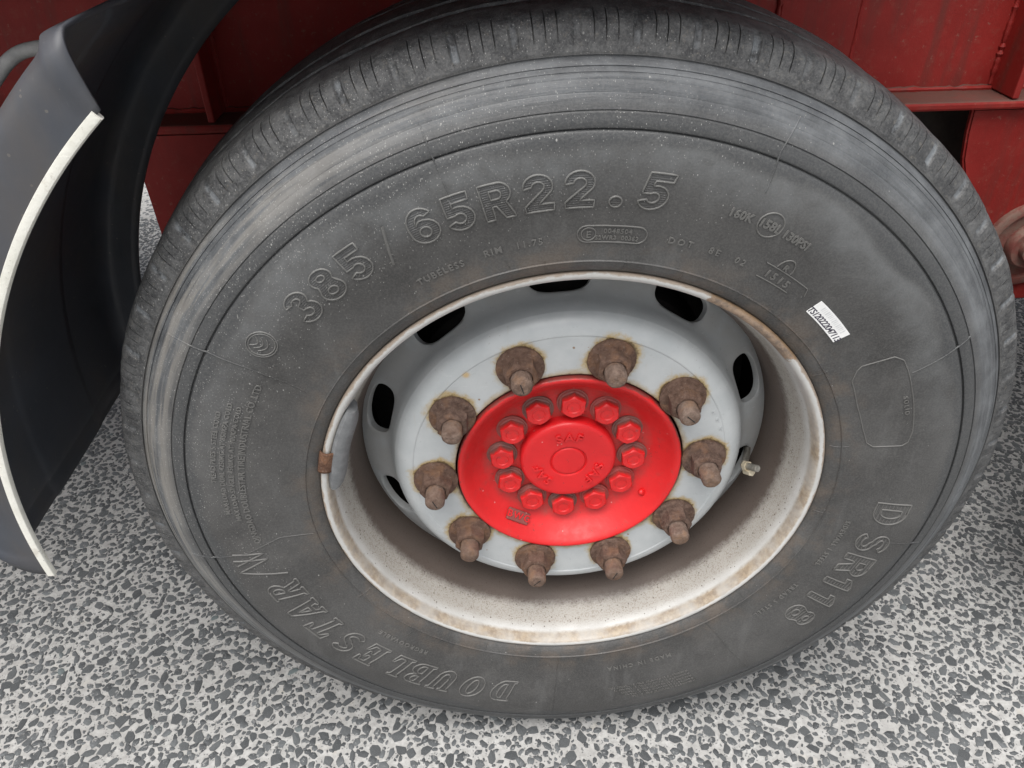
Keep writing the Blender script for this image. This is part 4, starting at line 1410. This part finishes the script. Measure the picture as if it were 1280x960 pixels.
for i in range(NM):
    for j in range(ks - 1):
        MF.append((i * ks + j, i * ks + j + 1, (i + 1) * ks + j + 1, (i + 1) * ks + j))
mg = link('mudguard_shell', fix_normals(mesh('mudguard_shell', MV, MF)), M['plastic'], mud)
sm = mg.modifiers.new('solid', 'SOLIDIFY'); sm.thickness = 0.0035; sm.offset = 0
# white edging pushed onto the lip
ep = [(0.6180, -0.0522), (0.6175, -0.0534), (0.6120, -0.0540), (0.6100, -0.0536), (0.6092, -0.0522), (0.6092, -0.0480), (0.6105, -0.0468), (0.6170, -0.0468)]
v, f = lathe(ep, 64, math.radians(129.3), A1 + math.radians(0.15))
ne_ = len(ep)
f += [(i * ne_ + ne_ - 1, i * ne_, (i + 1) * ne_, (i + 1) * ne_ + ne_ - 1) for i in range(64)] + [tuple(range(ne_)), tuple(64 * ne_ + i for i in range(ne_))]
et = link('edge_trim', fix_normals(mesh('edge_trim', v, f)), M['trim'], mud)
sharp(et.data, 40)
# rusty fixing bolt inside the upper corner
rb_ = hex_lathe([(0.006, 0.0095, 0), (0.003, 0.0095, 0), (0.0028, 0.0075, 1), (-0.003, 0.0075, 1), (-0.0035, 0.006, 0.3)], 24)
fb = link('fixing_bolt', rb_, M['clip'], mud)
a_ = math.radians(129.6)
fb.location = (0.655 * math.cos(a_), -0.040, 0.655 * math.sin(a_))
fb.rotation_euler = (math.radians(10), 0, math.radians(50))
# grey stay holding the mudguard
sp_ = [(-0.452, 0.085, 0.500), (-0.486, 0.080, 0.497), (-0.5015, 0.078, 0.4935), (-0.514, 0.075, 0.486), (-0.526, 0.070, 0.474), (-0.548, 0.060, 0.450), (-0.60, 0.05, 0.39)]
sp_ = [tuple(p) for p in np.array(sp_)]
cat = []
P_ = [np.array(p) for p in sp_]
for i in range(len(P_) - 1):
    a, b, c, d = P_[max(i - 1, 0)], P_[i], P_[i + 1], P_[min(i + 2, len(P_) - 1)]
    for t in np.linspace(0, 1, 6, endpoint=False):
        cat.append(0.5 * (2 * b + (c - a) * t + (2 * a - 5 * b + 4 * c - d) * t * t + (3 * b - a - 3 * c + d) * t ** 3))
cat.append(P_[-1])
link('stay', tube([Vector(p) for p in cat], 0.0062, 14), M['strap'], mud)

# ------------------------------------------------------------------ trailer frame behind the wheel
fr_ = empty('trailer_chassis', (0, 0.525, 0))
tag(fr_, 'red painted trailer frame beam with brackets behind the wheel', 'trailer')


def part(name, size, loc, mat=None, bev=0.003, rot=None, smooth=False):
    me = bevel_box(name, size, (0, 0, 0), bev, 2)
    o = link(name, me, mat or M['chassis'], fr_, smooth=smooth)
    o.location = (loc[0], loc[1] - 0.525, loc[2])
    if rot is not None: o.rotation_euler = rot
    return o


part('web', (7.0, 0.010, 0.420), (0.2, 0.525, 1.020))
part('bottom_flange', (7.0, 0.140, 0.013), (0.2, 0.525, 0.8110), bev=0.004)
part('top_flange', (7.0, 0.140, 0.014), (0.2, 0.525, 1.236))
part('doubler_plate', (0.115, 0.006, 0.400), (0.398, 0.5185, 1.018), bev=0.002)
for x_ in (0.4575, 0.3385):
    V = []
    rgw = np.random.default_rng(int(x_ * 1000))
    zz = np.linspace(0.83, 1.21, 70)
    link('weld_bead', tube([Vector((x_ + rgw.normal(0, 0.0006), 0.5185 - 0.525, z_)) for z_ in zz], [0.0038 + rgw.normal(0, 0.0006) for _ in zz], 8), M['chassis'], fr_)
part('stiffener', (0.010, 0.062, 0.410), (-0.478, 0.4885, 1.0240), bev=0.002)
part('stiffener', (0.010, 0.062, 0.410), (0.692, 0.4885, 1.0240), bev=0.002)


for x_, s_ in ((-0.478, 1), (-0.478, -1), (0.692, 1), (0.692, -1)):
    rgw = np.random.default_rng(int(abs(x_) * 1000) + s_)
    zz = np.linspace(0.825, 1.21, 80)
    link('weld_bead', tube([Vector((x_ + s_ * 0.0065, 0.5185 - 0.525, z_)) for z_ in zz], [0.0042 + rgw.normal(0, 0.0008) for _ in zz], 8), M['chassis'], fr_)
xx = np.linspace(-1.6, 1.9, 500)
rgw = np.random.default_rng(5)
link('weld_bead', tube([Vector((x_, 0.5185 - 0.525, 0.8195)) for x_ in xx], [0.0046 + rgw.normal(0, 0.0008) for _ in xx], 8), M['chassis'], fr_)


def extrude_poly(name, pts, y0, y1, mat, bev=0.004):
    bm = bmesh.new()
    vs = [bm.verts.new((x, y0, z)) for x, z in pts]
    f = bm.faces.new(vs)
    r = bmesh.ops.extrude_face_region(bm, geom=[f])
    bmesh.ops.translate(bm, vec=(0, y1 - y0, 0), verts=[g for g in r['geom'] if isinstance(g, bmesh.types.BMVert)])
    bmesh.ops.recalc_face_normals(bm, faces=bm.faces)
    bmesh.ops.bevel(bm, geom=list(bm.edges), offset=bev, segments=2, affect='EDGES')
    me = bpy.data.meshes.new(name); bm.to_mesh(me); bm.free()
    return link(name, me, mat, fr_, smooth=False)


# hanger brackets below the flange (front face at y about 0.46)
yb = 0.470 - 0.525
cx_, cz_ = 0.805, 0.585
hp = [(0.642, 0.803), (1.02, 0.803), (1.02, 0.55), (0.94, 0.47), (0.80, 0.47), (0.752, 0.56), (0.735, 0.60), (0.700, 0.635), (0.672, 0.675), (0.652, 0.725), (0.645, 0.765)]
extrude_poly('hanger_bracket', hp, yb, yb + 0.012, M['chassis'], 0.003)
hp2 = [(-0.604, 0.803), (-0.30, 0.803), (-0.30, 0.60), (-0.36, 0.54), (-0.52, 0.52), (-0.585, 0.52), (-0.603, 0.64), (-0.605, 0.74)]
extrude_poly('hanger_bracket', hp2, yb, yb + 0.10, M['chassis'])


def disc_y(name, c, prof_, mat, n=48):
    v, f = lathe(prof_, n)
    o = link(name, fix_normals(mesh(name, v, f)), mat, fr_)
    o.location = (c[0], c[1] - 0.525, c[2])
    sharp(o.data, 40)
    return o


M['rustred'] = mat_simple('worn_boss', (0.17, 0.045, 0.035), (0.17, 0.11, 0.085), 40, 0.75, 0.001)
disc_y('pivot_boss', (0.805, 0.470, 0.578), [(0.074, 0.002), (0.074, -0.008), (0.070, -0.011), (0.060, -0.011), (0.058, -0.004), (0.0, -0.004)], M['rustred'])
disc_y('pivot_bolt', (0.805, 0.462, 0.578), [(0.036, 0.006), (0.036, -0.010), (0.033, -0.014), (0.022, -0.014), (0.020, -0.024), (0.0, -0.025)], M['rustred'])
# arm, cross member and axle, plus a dark box added to fill the hanger gap
part('trailing_arm', (0.60, 0.075, 0.090), (0.42, 0.520, 0.560), M['under'], 0.006)
part('gap_shade_box', (0.46, 0.20, 0.36), (0.60, 0.720, 0.620), M['under'], 0.03)  # dark box standing in for the shadow between hanger and tyre
part('cross_member', (0.12, 1.00, 0.16), (0.57, 1.320, 0.705), M['under'], 0.006)
part('axle_beam', (0.127, 1.40, 0.127), (0.0, 1.10, 0.505), M['under'], 0.03)
part('shade_rail', (4.60, 0.030, 0.170), (-2.10, -0.015, 1.175))  # unseen rail, added to keep low light off the left of the web
part('shade_deck', (4.80, 1.70, 0.060), (-1.95, 0.82, 1.276), M['shade_deck'], 0.004)  # unseen deck overhead, added for its shade; cut short to light the right-hand web
part('shade_panel', (3.20, 1.04, 0.040), (2.06, 1.150, 1.266), M['shade_deck'], 0.004)  # unseen panel, added to shade the ground beyond the web at right
fb_ = part('far_beam', (7.0, 0.14, 0.420), (0.2, 1.65, 1.020))

# ------------------------------------------------------------------ wheel of the next axle, just beyond the right edge of the view
wheel2 = empty('wheel_assembly', (1.31, 0.0, AXLE))
tag(wheel2, 'trailer wheel on the next axle, right of the pivot bracket', 'wheel')
for src in (tyre, rim, disc, hub):
    c_ = src.copy(); COL.objects.link(c_); c_.parent = wheel2
    if 'label' in c_: del c_['label']
